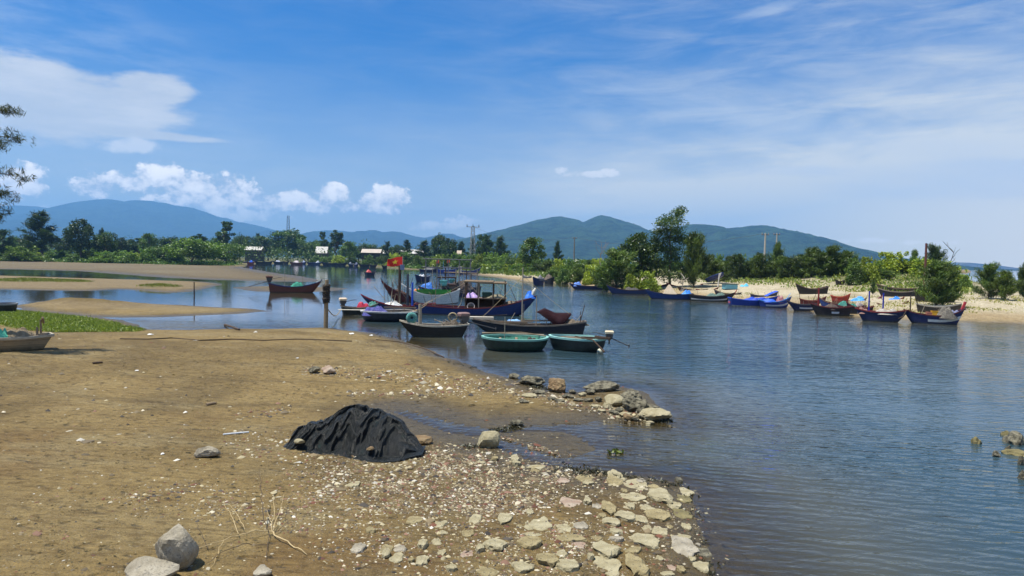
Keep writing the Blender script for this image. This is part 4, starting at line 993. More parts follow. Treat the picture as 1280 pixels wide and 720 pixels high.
cargo('blue_bundle','bright blue bundle at the stern of the tent boat','cloth',r,(-h.L*.36,0,.55),(1.4,1.0,.65),cloth_mat(rgb(70,140,225)),85)
r,h=boat('black boat with a red bow lying on the sand behind the tent boat',832,878,365,'l',-6,.28,.62,.95,.7,.6,rgb(30,32,34),rgb(150,56,44),group=GR,grounded=False,dz=.15)
r,h=boat('black boat with a white waterline band and green net, red tipped bow to the right',862,918,376.5,'r',0,.24,.58,.8,.25,.6,rgb(30,34,44),rgb(66,56,54),stripe=rgb(210,206,196),sarg=dict(q0=.40,q1=.56,t0=.03,t1=.86),group=GR)
h.stem(r,P(RED),.35)
cargo('fishing_net','grey green net heap along the black boat with the white band','fishing net',r,(h.L*.1,0,.5),(2.6,1.1,.55),net_mat((rgb(70,110,100),rgb(160,185,170))),86)
r,h=boat('small brown boat with a red bow tip behind the white banded black boat',870,898,369,'r',6,.3,.6,.7,.2,.6,rgb(70,62,56),rgb(150,70,50),group=GR,dz=.1,detail=False)
r,h=boat('low boat loaded with a turquoise sheet, behind the two bright blue boats',916,947,369,'r',3,.32,.55,.3,.3,.7,rgb(50,62,80),rgb(120,110,100),group=GR,dz=.15,detail=False)
cargo('turquoise_sheet','turquoise blue sheet heaped on the boat behind the two blue ones','tarpaulin',r,(-h.L*.05,0,.5),(1.9,1.2,1.1),cloth_mat(rgb(85,175,210)),87)
cargo('net_pile','pale teal net beside the turquoise sheet','fishing net',r,(-h.L*.36,0,.5),(1.0,1.0,.9),net_mat((rgb(90,140,135),rgb(170,195,180))),88)
r,h=boat('bright blue boat showing a square stern with a red mark, blue awning at its bow',911,975,383.5,'r',18,.27,.66,.75,.3,.95,rgb(34,62,150),rgb(36,80,190),stripe=rgb(215,210,200),sarg=dict(q0=.16,q1=.34,t0=.0,t1=.75),group=GR,srake=.1)
mb=MB(); mb.box((-h.L/2-.03,0,.40),(.03,h.B*.62,.5)); mb.build('stern_panel',P(rgb(46,62,120)),r)
mb=MB()
for k,(yy,ww) in enumerate(((-.32,.10),(-.16,.16),(.02,.12),(.20,.16))): mb.box((-h.L/2-.055,yy*h.B*.7,.40),(.02,ww,.20))
mb.build('stern_mark',P(rgb(190,90,100),wear=.6),r)
cargo('blue_sheet','deep blue tarpaulin stretched over the bright blue boat with the square stern','tarpaulin',r,(h.L*.02,0,.55),(3.2,1.2,.45),cloth_mat(rgb(38,70,170)),89)
mb=MB(); mb.grid(lambda u,v:(h.L*(.22+.22*u),(v-.5)*h.B*.7,1.15+.55*u+.06*math.sin(3*u)),10,5); mb.grid(lambda u,v:(h.L*(.22+.22*u),(v-.5)*h.B*.7,1.12+.55*u+.06*math.sin(3*u)),10,5); mb.build('awning',cloth_mat(rgb(42,80,195)),r)
for u in(0,1):
    for v in(-.33,.33): post(r,(h.L*(.22+.22*u),v*h.B,.4),.8+.5*u,M_POLE,.05)
r,h=boat('bright blue boat with a red and white bundle and slanted blue bow sheet',949,988,384.5,'r',4,.30,.62,.85,.2,.7,rgb(36,60,140),rgb(70,130,200),stripe=rgb(215,210,205),sarg=dict(q0=.42,q1=.60,t0=.2,t1=.95),group=GR)
cargo('red_bundle','red and white cloth bundle in the bright blue boat with the bow sheet','cloth',r,(h.L*.16,0,.5),(1.1,.9,.75),net_mat((rgb(200,60,70),rgb(230,215,215)),'mixed_cloth'),90)
cargo('blue_sheet','vivid blue sheet covering the rear half of the smaller bright blue boat','tarpaulin',r,(-h.L*.2,0,.55),(1.8,1.0,.4),cloth_mat(rgb(44,90,205)),91)
mb=MB(); mb.grid(lambda u,v:(h.L*(.30+.17*u),(v-.5)*h.B*.5*(1-.5*u),.72+.85*u),8,5); mb.grid(lambda u,v:(h.L*(.30+.17*u),(v-.5)*h.B*.5*(1-.5*u),.68+.85*u),8,5); mb.build('bow_sheet',cloth_mat(rgb(80,165,235)),r)
r,h=boat('navy boat with a thin white side band, bow pointing left',983,1022,388.5,'l',-10,.27,.62,.55,.15,.65,rgb(28,36,72),rgb(70,66,70),stripe=rgb(215,215,212),sarg=dict(q0=.50,q1=.66,t0=.0,t1=.62),group=GR,rake=.8)
for a_,l_ in(((h.L*.05,0,.3),(.1,0)),((h.L*-.25,0,.3),(-.35,0))): post(r,a_,1.7,M_DWOOD,.05,l_,name='pole')
r,h=boat('black maroon boat with a single red post and a white hull patch',1013,1062,394.5,'l',-14,.30,.72,.5,.2,.75,rgb(34,26,28),rgb(96,36,34),stripe=rgb(220,220,215),sarg=dict(q0=.42,q1=.62,t0=.30,t1=.50),group=GR,rake=.5)
post(r,(h.L*.30,0,.4),2.1,P(rgb(130,34,30)),.17,name='post')
cargo('net_pile','brown net heap in the black maroon boat','fishing net',r,(-h.L*.05,0,.5),(1.9,1.1,.55),net_mat((rgb(66,48,44),rgb(150,130,118))),92)
r,h=boat('maroon and navy boat with teal nets, wedged beside the single red post boat',1036,1080,393,'l',-16,.30,.7,.55,.2,.7,rgb(30,44,76),rgb(100,40,38),group=GR,rake=.6)
cargo('fishing_net','sea green net heap on the maroon and navy boat','fishing net',r,(-h.L*.02,0,.55),(2.3,1.2,.65),net_mat((rgb(40,140,125),rgb(110,190,172))),93)
cargo('float_bundle','pale pink white float bundle at the stern of the maroon and navy boat','floats',r,(-h.L*.36,-.2,.6),(.9,.8,.6),net_mat((rgb(200,180,175),rgb(235,225,220))),94)
r,h=boat('small red boat resting on the sand behind the maroon boats',1039,1062,379,'r',6,.3,.55,.55,.2,.6,rgb(170,60,44),rgb(190,80,60),group=GR,grounded=True,detail=False,dz=.1)
r,h=boat('teal boat covered by a light blue sheet, behind the maroon and navy boat',1056,1082,385,'r',8,.3,.6,.6,.2,.6,rgb(40,110,105),rgb(120,70,60),group=GR,dz=.12,detail=False)
cargo('blue_sheet','light blue sheet over the teal boat bow','tarpaulin',r,(h.L*.12,0,.5),(1.7,1.0,.75),cloth_mat(rgb(70,150,225)),95)
r,h=boat('navy boat with two tall blue posts and flaring red rimmed ends',1072,1132,402.5,'r',-2,.30,.82,.35,.30,.7,rgb(24,32,70),rgb(118,44,40),group=GR,rake=.75,srake=.7,full=.72)
for px in(1087,1103): post(r,((px-1102)/60*h.L,0,.4),2.1-.12*(px>1100),P(rgb(28,44,150),wear=.15),.15,name='post')
cargo('white_sacks','white sack heap amidships between the two tall blue posts','sacks',r,(.2,-.1,.62),(2.2,1.2,.55),net_mat((rgb(205,190,170),rgb(238,234,226)),'sacking'),96)
cargo('net_pile','brown pink net heap at the left end of the two post boat','fishing net',r,(-h.L*.36,0,.6),(1.0,1.0,.6),net_mat((rgb(150,90,80),rgb(210,180,165))),97)
r,h=boat('boat with a pointed red bow and blue sheet, behind the two post boat',1092,1128,386,'r',5,.3,.6,.85,.2,.6,rgb(60,50,64),rgb(150,66,56),group=GR,dz=.15,detail=False)
cargo('blue_sheet','azure sheet draped on the pointed red bow behind the two post boat','tarpaulin',r,(h.L*.22,0,.6),(1.6,.9,.6),cloth_mat(rgb(50,125,215)),98)
r,h=boat('small red bowed boat with a white pole, left of the two tall blue posts',1072,1102,384,'r',14,.3,.6,.9,.2,.6,rgb(50,60,100),rgb(150,56,50),group=GR,dz=.1,detail=False)
r,h=boat('navy boat with a white band, red stem and colourful load, rightmost in the water',1131,1200,405.5,'l',-14,.30,.70,.55,.75,.62,rgb(26,38,84),rgb(84,38,36),stripe=rgb(224,220,210),sarg=dict(q0=.44,q1=.66,t0=.0,t1=.62),group=GR,rake=.6,srake=.6)
mb=MB(); p=h.top(0,1); mb.bar((p.x+.1,0,p.z-.1),(p.x-.12,0,p.z+.55),.22,.16); mb.build('stern_post',P(rgb(180,56,60)),r)
cxx=lambda px:-(px-1165)/68*h.L
post(r,(cxx(1139),0,.4),1.85,M_DWOOD,.10,name='post',)
mb=MB(); mb.tube([(cxx(1153),.1,.5),(cxx(1141),.2,2.6)],.025,5); mb.build('pole',M_DWOOD,r); mb=MB(); mb.tube([(cxx(1151),-.1,.5),(cxx(1157),-.1,1.7)],.025,5); mb.build('pole',M_POLE,r)
crate('yellow_crate','yellow crate in the rightmost navy boat','crate',r,(cxx(1168),-.1,.45),(.55,.55,.55),P(rgb(225,165,40),wear=.15))
crate('pink_crate','brown pink crate left of the yellow one in the rightmost navy boat','crate',r,(cxx(1162),-.1,.45),(.5,.5,.45),P(rgb(190,120,95),wear=.2))
crate('teal_crate','teal crate right of the yellow one in the rightmost navy boat','crate',r,(cxx(1176),-.1,.45),(.75,.6,.48),P(rgb(30,150,120),wear=.15))
cargo('net_pile','grey net mound behind the crates of the rightmost navy boat','fishing net',r,(cxx(1179),.35,.5),(1.5,1.1,1.0),net_mat((rgb(112,106,96),rgb(170,162,146))),99)
cargo('blue_white_bundle','blue white bundle by the stern of the rightmost navy boat','cloth',r,(cxx(1189),-.05,.6),(1.0,.8,.6),net_mat((rgb(90,110,180),rgb(220,222,230)),'mixed_cloth'),100)
for q_,(l_,x1,x2,y,bw,hc,gc,yw) in enumerate((
('plain navy boat tucked between the long banded boat and the blue grey one',748,790,362,'r',rgb(30,38,66),rgb(110,100,92),6),
('brown hulled boat behind the tent boat and the white banded black boat',846,884,368.5,'l',rgb(80,62,50),rgb(60,48,42),5),
('dark boat moored behind the square sterned bright blue boat',892,926,374,'l',rgb(36,40,52),rgb(96,84,76),8),
('navy boat behind the two bright blue boats, bow over the sand',938,972,377,'r',rgb(30,44,90),rgb(70,66,72),10),
('dark red boat squeezed in behind the thin banded navy boat',1000,1032,384,'r',rgb(96,40,36),rgb(120,64,54),8),
('blue boat with a brown rail behind the black maroon boat',1024,1058,387.5,'l',rgb(34,58,116),rgb(104,80,62),6),
('black boat filling the gap left of the two post boat',1058,1090,394.5,'l',rgb(28,28,34),rgb(110,50,44),-10),
('brown boat behind the two post boat with its bow over the sand',1098,1134,391,'r',rgb(76,60,50),rgb(130,96,76),12))):
    r,h=boat(l_,x1,x2,y,bw,yw,.3,.62,.75,.25,.65,hc,gc,group=GR,dz=.08)
    rods(r,h,4,320+q_,-.4,.35,(.2,1.2))
# on the sand
boat('black boat drawn up alone on the pale sand, bow to the left',994,1034,368,'l',-14,.34,.95,.65,.35,.75,rgb(34,32,30),rgb(100,80,66),grounded=True,draft=.05,rake=.6,full=.72,deck=P(rgb(120,50,46)),dz=-.3)
boat('grey hulled boat with open pale deck, on the sand behind the rightmost boat',1148,1198,392,'r',4,.36,.85,.35,.2,.8,rgb(64,60,54),rgb(160,154,140),grounded=True,draft=.05,deck=P(rgb(165,175,185)),rake=.4,floor=.7,dz=-.28)
boat('dark weathered boat lying in the shade of the sand casuarina',1146,1194,378,'r',0,.3,.9,.5,.3,.7,rgb(40,38,36),rgb(58,48,44),grounded=True,draft=.05,dz=-.3,detail=False)
boat('dark boat with a pale deck board on the upper sand, left of the sand casuarina',1099,1142,371,'l',3,.3,.85,.35,.2,.7,rgb(34,34,40),rgb(120,110,96),grounded=True,draft=.05,dz=-.3,detail=False)
boat('old brown boat with a red tip behind the dark one on the upper sand',1098,1150,366,'l',2,.24,.8,.5,.2,.7,rgb(76,66,58),rgb(110,90,74),grounded=True,draft=.05,dz=-.3,detail=False)
boat('tiny dark boat at the foot of the casuarina row',1043,1056,356.5,'l',-30,.5,.8,.3,.2,.7,rgb(44,40,38),rgb(70,60,54),grounded=True,draft=.05,dz=-.3,detail=False)
r,a,b_,fb=basket('blue round basket boat propped on its side on the bank',882,906,359,.9,0,.55,rgb(26,40,86),rgb(50,70,130),rgb(46,92,190),grounded=True)
r.rotation_euler=(R(-8),R(-24),r.rotation_euler.z); r.location.z+=1.1
for k in(-1,1): 
    pass
p=on_ground(897,360); t_=thing('prop_pole','pale forked pole propping up the blue round basket boat','pole',p); mb=MB(); mb.tube([(0,0,-.2),(.25,.1,2.2)],.09,7); mb.tube([(.2,.08,1.6),(.5,.1,2.3)],.06,6); mb.build('pole',P(rgb(200,195,185)),t_)
p=on_ground(912,362); t_=thing('fish_locker','pale turquoise box boat on the sand right of the propped basket boat','box boat',p,R(4))
mb=MB(); ww=17/FPX*p.y; 
mb.grid(lambda u,v:[(-ww/2+.1,-.7),(ww/2-.1,-.7),(ww/2-.1,.7),(-ww/2+.1,.7),(-ww/2+.1,-.7)][int(round(u*4))]+(v*.75,),5,2); mb.box((0,0,.05),(ww-.2,1.4,.1)); mb.build('box',P(rgb(110,170,185)),t_)
mb=MB(); mb.box((0,0,.80),(ww+.1,1.6,.10)); mb.build('lid',P(rgb(80,84,80)),t_)
# ---------------------------------------------------------------- far bank below the tree line
fars=[(300,310,329.8,'dark boat with a blue sheet at the tree line, leftmost of the far row',rgb(40,50,80),rgb(60,90,170)),
(309,319,331.0,'red and blue boat lying low by the sand flat tip',rgb(130,60,56),rgb(60,100,200)),
(318,331,330.2,'long black boat in the shade of the big far tree',rgb(24,26,34),rgb(70,70,76)),
(329,341,330.0,'dark boat under the left edge of the big far tree',rgb(30,32,42),rgb(120,124,130)),
(341,354,330.0,'dark boat with pale gunwale under the big far tree',rgb(28,34,52),rgb(180,182,186)),
(354,362,330.2,'small dark boat between two far boats under the trees',rgb(30,30,36),rgb(100,90,84)),
(362,378,331.2,'maroon boat with white gear at the far bank',rgb(110,60,60),rgb(215,205,200)),
(376,384,330.6,'navy boat stern on beside the maroon far boat',rgb(36,46,84),rgb(190,192,198)),
(383,393,330.8,'navy boat with a pale cover at the far bank',rgb(34,44,76),rgb(170,175,185)),
(392,402,331.2,'grey blue boat below the far white house',rgb(60,70,96),rgb(210,212,214)),
(402,421,331.8,'long dark boat below the grassy far bank',rgb(30,32,44),rgb(86,84,84)),
(419,434,332.6,'long black boat right of the grassy far bank',rgb(26,28,34),rgb(100,94,88)),
(434,442,333.6,'boat covered by a grey sheet at the far bank',rgb(34,42,70),rgb(160,160,164)),
(442,449,334.2,'navy boat seen end on beside the grey sheeted far boat',rgb(30,38,74),rgb(130,132,138)),
(448,462,334.6,'black boat with high ends behind the motor boat',rgb(24,26,32),rgb(80,72,66)),
(462,472,335.0,'dark boat beside the pale sacks at the far bank',rgb(36,34,36),rgb(140,126,110)),
(476,484,336.6,'black boat end on near the red flag',rgb(24,24,28),rgb(90,80,74))]
for i,(x1,x2,y,l,hc,gc) in enumerate(fars):
    r,h=boat(l,x1,x2,y,'lr'[i%2],0 if x2-x1>9 else -35,.28,1.35,.8,.4,.65,hc,gc,group=GF,detail=False,rake=1.0)
    if i in(1,4,6,7,9,12,13):
        cl={1:rgb(60,110,210),4:rgb(170,175,190),6:rgb(220,205,205),7:rgb(150,160,190),9:rgb(200,205,210),12:rgb(150,152,160),13:rgb(120,125,150)}[i]
        lb={1:'blue sheet over the red and blue far boat',4:'pale cover on the dark boat with pale gunwale',6:'white and pink gear on the maroon far boat',7:'pale heap on the navy stern on boat',9:'white cover on the grey blue boat below the white house',12:'grey sheet over the far boat near the motor boat',13:'blue grey heap on the end on navy far boat'}[i]
        cargo('boat_cover',lb,'cover',r,(0,0,1.2),(h.L*.5,h.B*.8,1.4),cloth_mat(cl),200+i,rough=.4)
# ---------------------------------------------------------------- left near bank
r,h=boat('upturned ended cream wooden boat resting on the left sand, cut by the photo edge',-42,57,440,'l',-6,.34,.48,.18,.05,.9,rgb(138,122,96),rgb(168,158,138),grounded=True,draft=.10,full=.72,rake=.5,srake=.35,floor=.72,dz=.03)
cargo('pale_sack','pale tan sack on the deck of the cream boat','sack',r,(-h.L*.16,-.1,.42),(1.2,.9,.42),net_mat((rgb(150,130,96),rgb(215,195,160)),'sacking'),110)
cargo('green_cloth','small green cloth beside the tan sack','cloth',r,(h.L*.02,-.1,.42),(.5,.5,.4),cloth_mat(rgb(80,170,140)),111)
post(r,(-h.L*.40,-.3,.55),.55,M_WOOD,.09,name='bollard'); post(r,(-h.L*.33,.3,.55),.3,M_WOOD,.10,name='bollard')
mb=MB(); mb.bar((-h.L*.44,-.45,.95),(-h.L*.40,.1,1.2),.07); mb.build('handle_bar',M_WOOD,r)
basket('dark round basket boat with a grey rim behind the left grass bank',-22,18,391.5,.8,0,.62,rgb(26,32,38),rgb(120,124,128),rgb(40,44,50),grounded=True)
# ---------------------------------------------------------------- posts, sticks, flag
p=on_z(407,411); t_=thing('mooring_stake','grey wooden post standing in the shallows with net wound round its top','post',(p.x,p.y,-.3),0)
H_=(411-349.5)/FPX*p.y
mb=MB(); mb.tube([(0,0,-.3),(.02,0,H_*.4),(.03,0,H_*.75),(.06,0,H_+.3)],[.145,.14,.13,.11],9); mb.build('stake',P(rgb(140,124,98),rough=.9,wear=.5),t_)
mb=MB()
for k in range(9):
    z=H_*(.62+.042*k)+.05; mb.tube([(.03+.19*math.cos(a*.7+k),.19*math.sin(a*.7+k),z+.05*math.sin(a+k)) for a in range(10)],.05+.02*(k%3),5)
mb.build('net_wrap',net_mat((rgb(40,34,28),rgb(96,84,66))),t_)
# rope from the stake to the tied boat
e=on_z(427,391); e.z=.4; s=Vector((p.x+.1,p.y,H_*.42)); mb=MB(); mb.tube([s.lerp(e,i/12)-Vector((0,0,.55*math.sin(math.pi*i/12))) for i in range(13)],.035,5)
tag(mb.build('mooring_rope',M_ROPE,None),'sagging rope from the wooden post to the small tied boat','rope')
for px,py,top,l_,w_ in((242.5,379,352.5,'thin dark stick standing in the left lagoon',.09),(755,352,346,'short stake in the water by the leftmost right bank boat',.10)):
    p=on_z(px,py); mb=MB(); hh=(py-top)/FPX*p.y; mb.tube([(0,0,-.4),(.02,0,hh*.5),(0,.03,hh)],[w_*.55,w_*.6,w_*.5],6); o=mb.build('stick',M_DWOOD,None); o.location=p; tag(o,l_,'stick')
# tall red flag with a yellow star on a pole standing behind the prows
p=on_z(498,372); D=p.y; t_=thing('flag','red flag with a yellow star flying left from a thin pole','flag',(at_y(503,372,D).x,D,0))
S=D/FPX; zt=(372-320.5)*S; 
mb=MB(); mb.tube([(0,0,-.2),(.05,0,zt*.6),(-.02,0,zt+.1)],.05,6); mb.build('flag_pole',M_POLE,t_)
def wav(u,v,o=0):   # u along fly to the left, v downwards
    x=-19.5*S*u; z=zt-(11.5*S)*v-(3.2*S)*u*(1-.5*v)+.10*math.sin(6*u+1.5*v)*u
    return (x-.3*S*v, .16*math.sin(7*u+2*v)*u+o, z)
mb=MB(); mb.grid(lambda u,v:wav(u,v,0),22,12); mb.build('flag_cloth',cloth_mat(rgb(225,44,30)),t_,smooth=True)
mb=MB()
for o_ in(-.02,.02):
    pts=[]
    for k in range(10):
        r_=(.30 if k%2==0 else .125); g=math.pi/2+k*math.pi/5; pts.append(wav(.48+r_*math.cos(g)*.66,.5-r_*math.sin(g),o_))
    c_=wav(.48,.5,o_); mb.add([c_]+pts,[(0,1+k,1+(k+1)%10) for k in range(10)])
mb.build('star',cloth_mat(rgb(250,205,50)),t_)
# ---------------------------------------------------------------- houses and roofs in the trees
for o_ in list(bpy.data.objects):
    if o_.get('group')==GR and o_.type=='EMPTY' and any(c_.name.startswith('deck') for c_ in o_.children):
        xs_=[v.co.x for c_ in o_.children if c_.name.startswith('hull') and 'stripe' not in c_.name for v in c_.data.vertices]
        class _H: pass
        q_=_H(); q_.L=max(xs_)-min(xs_); q_.B=q_.L*.28; rods(o_,q_,3,int(abs(o_.location.x*10)),-.4,.35,(.3,1.1))
def house(label,px1,px2,ptop,peave,D,roofc,wallc,name='house',roof='gable'):
    a=at_y(px1,peave,D); b=at_y(px2,peave,D); z=a.z; zt=at_y((px1+px2)/2,ptop,D).z; g=.9
    w_=b.x-a.x; d=w_*.6 if w_<14 else 9
    t_=thing(name,label,'house',((a.x+b.x)/2,D+d/2,g))
    he=z-g; hr=zt-g
    mb=MB(); mb.box((0,0,he/2),(w_*.92,d*.9,he)); mb.build('wall',paint(wallc,rough=.9,wear=.3,scale=.8,name='plaster'),t_)
    mb=MB(); x=w_/2; y=d/2+.4; th=.15
    vs=[(-x,-y,he),(x,-y,he),(x,0,hr),(-x,0,hr),(x,y,he),(-x,y,he)]; vs2=[(v[0],v[1],v[2]+th) for v in vs]
    mb.add(vs+vs2,[(0,3,2,1),(3,5,4,2),(6,7,8,9),(9,8,10,11),(0,1,7,6),(5,11,10,4),(0,6,9,3),(3,9,11,5),(1,2,8,7),(2,4,10,8)])
    mb.build('roof',paint(roofc,rough=.6,wear=.10,scale=.3,name='sheet_roof'),t_)
    n_=max(1,int(w_/5))
    for k in range(n_):
        xx=-w_*.46+w_*.92*(k+.5)/n_; q=MB(); q.box((xx,-d*.45-.03,he*.42),(1.4,.08,he*.5)); q.build('window' if k!=n_//2 else 'door',M_DWOOD,t_)
    return t_
house('low house with a pale sheet roof half hidden in the left trees',305,327,308.5,312.5,500,rgb(176,172,164),rgb(70,66,60))
house('white gabled house among tall trees on the far bank',394,409,308.5,316.5,470,rgb(196,192,184),rgb(96,90,84))
house('long shed with a light roof and dark open front, left of the row',451,476,311.5,316,430,rgb(170,158,146),rgb(60,56,52),name='shed')
house('middle shed with a bright white roof in the row',478,505,313,317,440,rgb(190,186,178),rgb(84,80,76),name='shed')
house('right hand white roofed shed of the far row, by the bushes',505,529,312.2,317,430,rgb(186,182,176),rgb(80,76,72),name='shed')
house('tiny cream roofed hut hidden right of the sheds',571,577,313.5,318,330,rgb(190,170,150),rgb(120,100,84),name='hut')
# ---------------------------------------------------------------- masts and poles
def pylon(label,px,top,D,wb,wt,name='lattice_mast',col=rgb(110,112,116),arms=(),gz=.8):
    b=at_y(px,330,D); h_=at_y(px,top,D).z-gz; t_=thing(name,label,'mast' if not arms else 'pylon',(b.x,D,gz),R(20))
    mb=MB(); m_=P(col,name='galvanised'); n_=8
    def c(k,z): f=1-z/h_; w_=wt+(wb-wt)*f; return Vector(((-1,1,1,-1)[k%4]*w_/2,(-1,-1,1,1)[k%4]*w_/2,z))
    th=.10*D/300
    for k in range(4): mb.bar(c(k,0),c(k,h_),th*1.6)
    for i in range(n_):
        for k in range(4):
            mb.bar(c(k,h_*i/n_),c(k+1,h_*(i+1)/n_),th); mb.bar(c(k,h_*(i+1)/n_),c(k+1,h_*(i+1)/n_),th)
    mb.build('lattice',m_,t_)
    for z,L_ in arms:
        q=MB(); q.bar((-L_/2,0,h_*z),(L_/2,0,h_*z),th*2.2); q.build('crossarm',m_,t_)
        for xx in(-.45,0,.45):
            q=MB(); q.tube([(xx*L_,0,h_*z),(xx*L_,0,h_*z+1.2)],[.22,.12],6); q.build('insulator',P(rgb(70,60,56)),t_)
    return t_,Vector((b.x,D,gz+h_))
pylon('slender lattice mast rising behind the far left trees',360,270,600,3.6,1.6,col=rgb(74,78,88))
_,tip1=pylon('lattice power pylon with one crossarm, left of the twin peaked hill',590.5,283,330,2.6,1.2,'power_pylon',rgb(170,168,160),arms=((.985,6.5),))
def pole(label,px,top,base,D,w_,col,arms=0,name='power_pole'):
    b=at_y(px,base,D); z0=min(b.z,hgt(b.x,D)); h_=at_y(px,top,D).z-z0
    t_=thing(name,label,'power pole',(b.x,D,z0)); mb=MB(); mb.tube([(0,0,0),(0,0,h_)],[w_*.6,w_*.4],8); mb.build('pole',P(col,rough=.85,name='concrete'),t_)
    for k in range(arms):
        q=MB(); q.bar((-.8,0,h_-.35-.9*k),(.8,0,h_-.35-.9*k),.16); q.build('crossarm',P(rgb(90,84,80)),t_)
        for xx in(-.7,0,.7):
            q=MB(); q.tube([(xx,0,h_-.3-.9*k),(xx,0,h_+.1-.9*k)],[.10,.06],6); q.build('insulator',P(rgb(150,140,132)),t_)
    return t_,Vector((b.x,D,z0+h_))
_,tip2=pole('grey power pole with a crossarm in front of the twin peaked hill',717.5,296.5,325,230,.42,rgb(120,114,108),1)
_,tip3=pole('pale concrete power pole, taller left one of the pair',955.5,291.5,330,150,.46,rgb(176,168,156),1)
_,tip4=pole('pale concrete power pole, shorter right one of the pair',970,291.5,326,170,.40,rgb(170,162,150),1)
pole('short rust brown post above the yellow green bush',1157,304,326,80,.28,rgb(92,56,50),0,'post')
def wire(a,b,sag,label):
    mb=MB(); mb.tube([a.lerp(b,i/24)-Vector((0,0,sag*4*(i/24)*(1-i/24))) for i in range(25)],.03,4); tag(mb.build('power_line',P(rgb(70,72,76),name='cable'),None),label,'power line')
wire(tip1,tip2,3.2,'thin power line from the lattice pylon to the grey pole')
wire(tip2,tip3,2.6,'thin power line from the grey pole to the pale pole pair')
# ================================================================== VEGETATION
def leaf_mat(name, tint=(1,1,1), trans=.28, vary=.35):
    m,t,b,o=newmat(name); t.n.remove(b)
    a=t.new('ShaderNodeAttribute',attribute_name='Col').outputs['Color']
    oi=t.new('ShaderNodeObjectInfo').outputs['Random']
    c=t.mix(oi,t.mix(1.0,a,(1.3,1.35,1.1),'MULTIPLY'),t.mix(1.0,a,(1.8,1.65,.95),'MULTIPLY')); c=t.mix(1.0,c,tint,'MULTIPLY')
    k=t.math('MULTIPLY_ADD',t.math('FRACT',t.math('MULTIPLY',oi,7.31)),vary*2,1-vary)
    hs=t.new('ShaderNodeHueSaturation'); t.link(c,hs.inputs['Color']); t.link(k,hs.inputs['Value'])
    c=hs.outputs[0]
    d=t.new('ShaderNodeBsdfDiffuse'); t.link(c,d.inputs[0])
    tr=t.new('ShaderNodeBsdfTranslucent'); t.link(t.mix(1.0,c,(1.2,1.35,.6),'MULTIPLY'),tr.inputs[0])
    gl=t.new('ShaderNodeBsdfGlossy'); gl.inputs['Roughness'].default_value=.45; gl.inputs[0].default_value=(.7,.75,.7,1)
    m1=t.new('ShaderNodeMixShader'); m1.inputs[0].default_value=trans; t.link(d.outputs[0],m1.inputs[1]); t.link(tr.outputs[0],m1.inputs[2])
    m2=t.new('ShaderNodeMixShader'); m2.inputs[0].default_value=.05; t.link(m1.outputs[0],m2.inputs[1]); t.link(gl.outputs[0],m2.inputs[2])
    t.link(m2.outputs[0],o.inputs[0]); return m
LEAF=leaf_mat('leaves'); NEEDLE=leaf_mat('needles',trans=.18)
BARK=paint(rgb(96,82,68),rough=.95,wear=.4,scale=4,name='bark')
def leaves_np(P, size, cols, aspect=.6, up=.3, r=None, droop=None):
    """one quad per point; size (n,), cols (n,3)"""
    n=len(P); r=r or rng
    d=r.normal(size=(n,3)); d[:,2]*=.7
    if droop is not None: d=d*.45+droop
    d/=np.linalg.norm(d,axis=1,keepdims=True)+1e-9
    nn=r.normal(size=(n,3)); nn[:,2]+=up
    s_=np.cross(d,nn); s_/=np.linalg.norm(s_,axis=1,keepdims=True)+1e-9
    a=d*size[:,None]*.5; b=s_*(size*aspect)[:,None]*.5
    V=np.stack([P-a,P+b*1.0,P+a,P-b*1.0],1).reshape(-1,3)
    return V,np.arange(4*n).reshape(n,4)
def limbs(mb, base, top, r0, r1, seed, n=6, wob=.06):
    rd=random.Random(seed); base=Vector(base); top=Vector(top); L=(top-base).length; pts=[];rs=[]
    for i in range(n+1):
        t_=i/n; p=base.lerp(top,t_); w_=wob*L*math.sin(math.pi*t_)
        pts.append(p+Vector((rd.uniform(-1,1)*w_,rd.uniform(-1,1)*w_,0))); rs.append(r0+(r1-r0)*t_)
    mb.tube(pts,rs,6); return pts
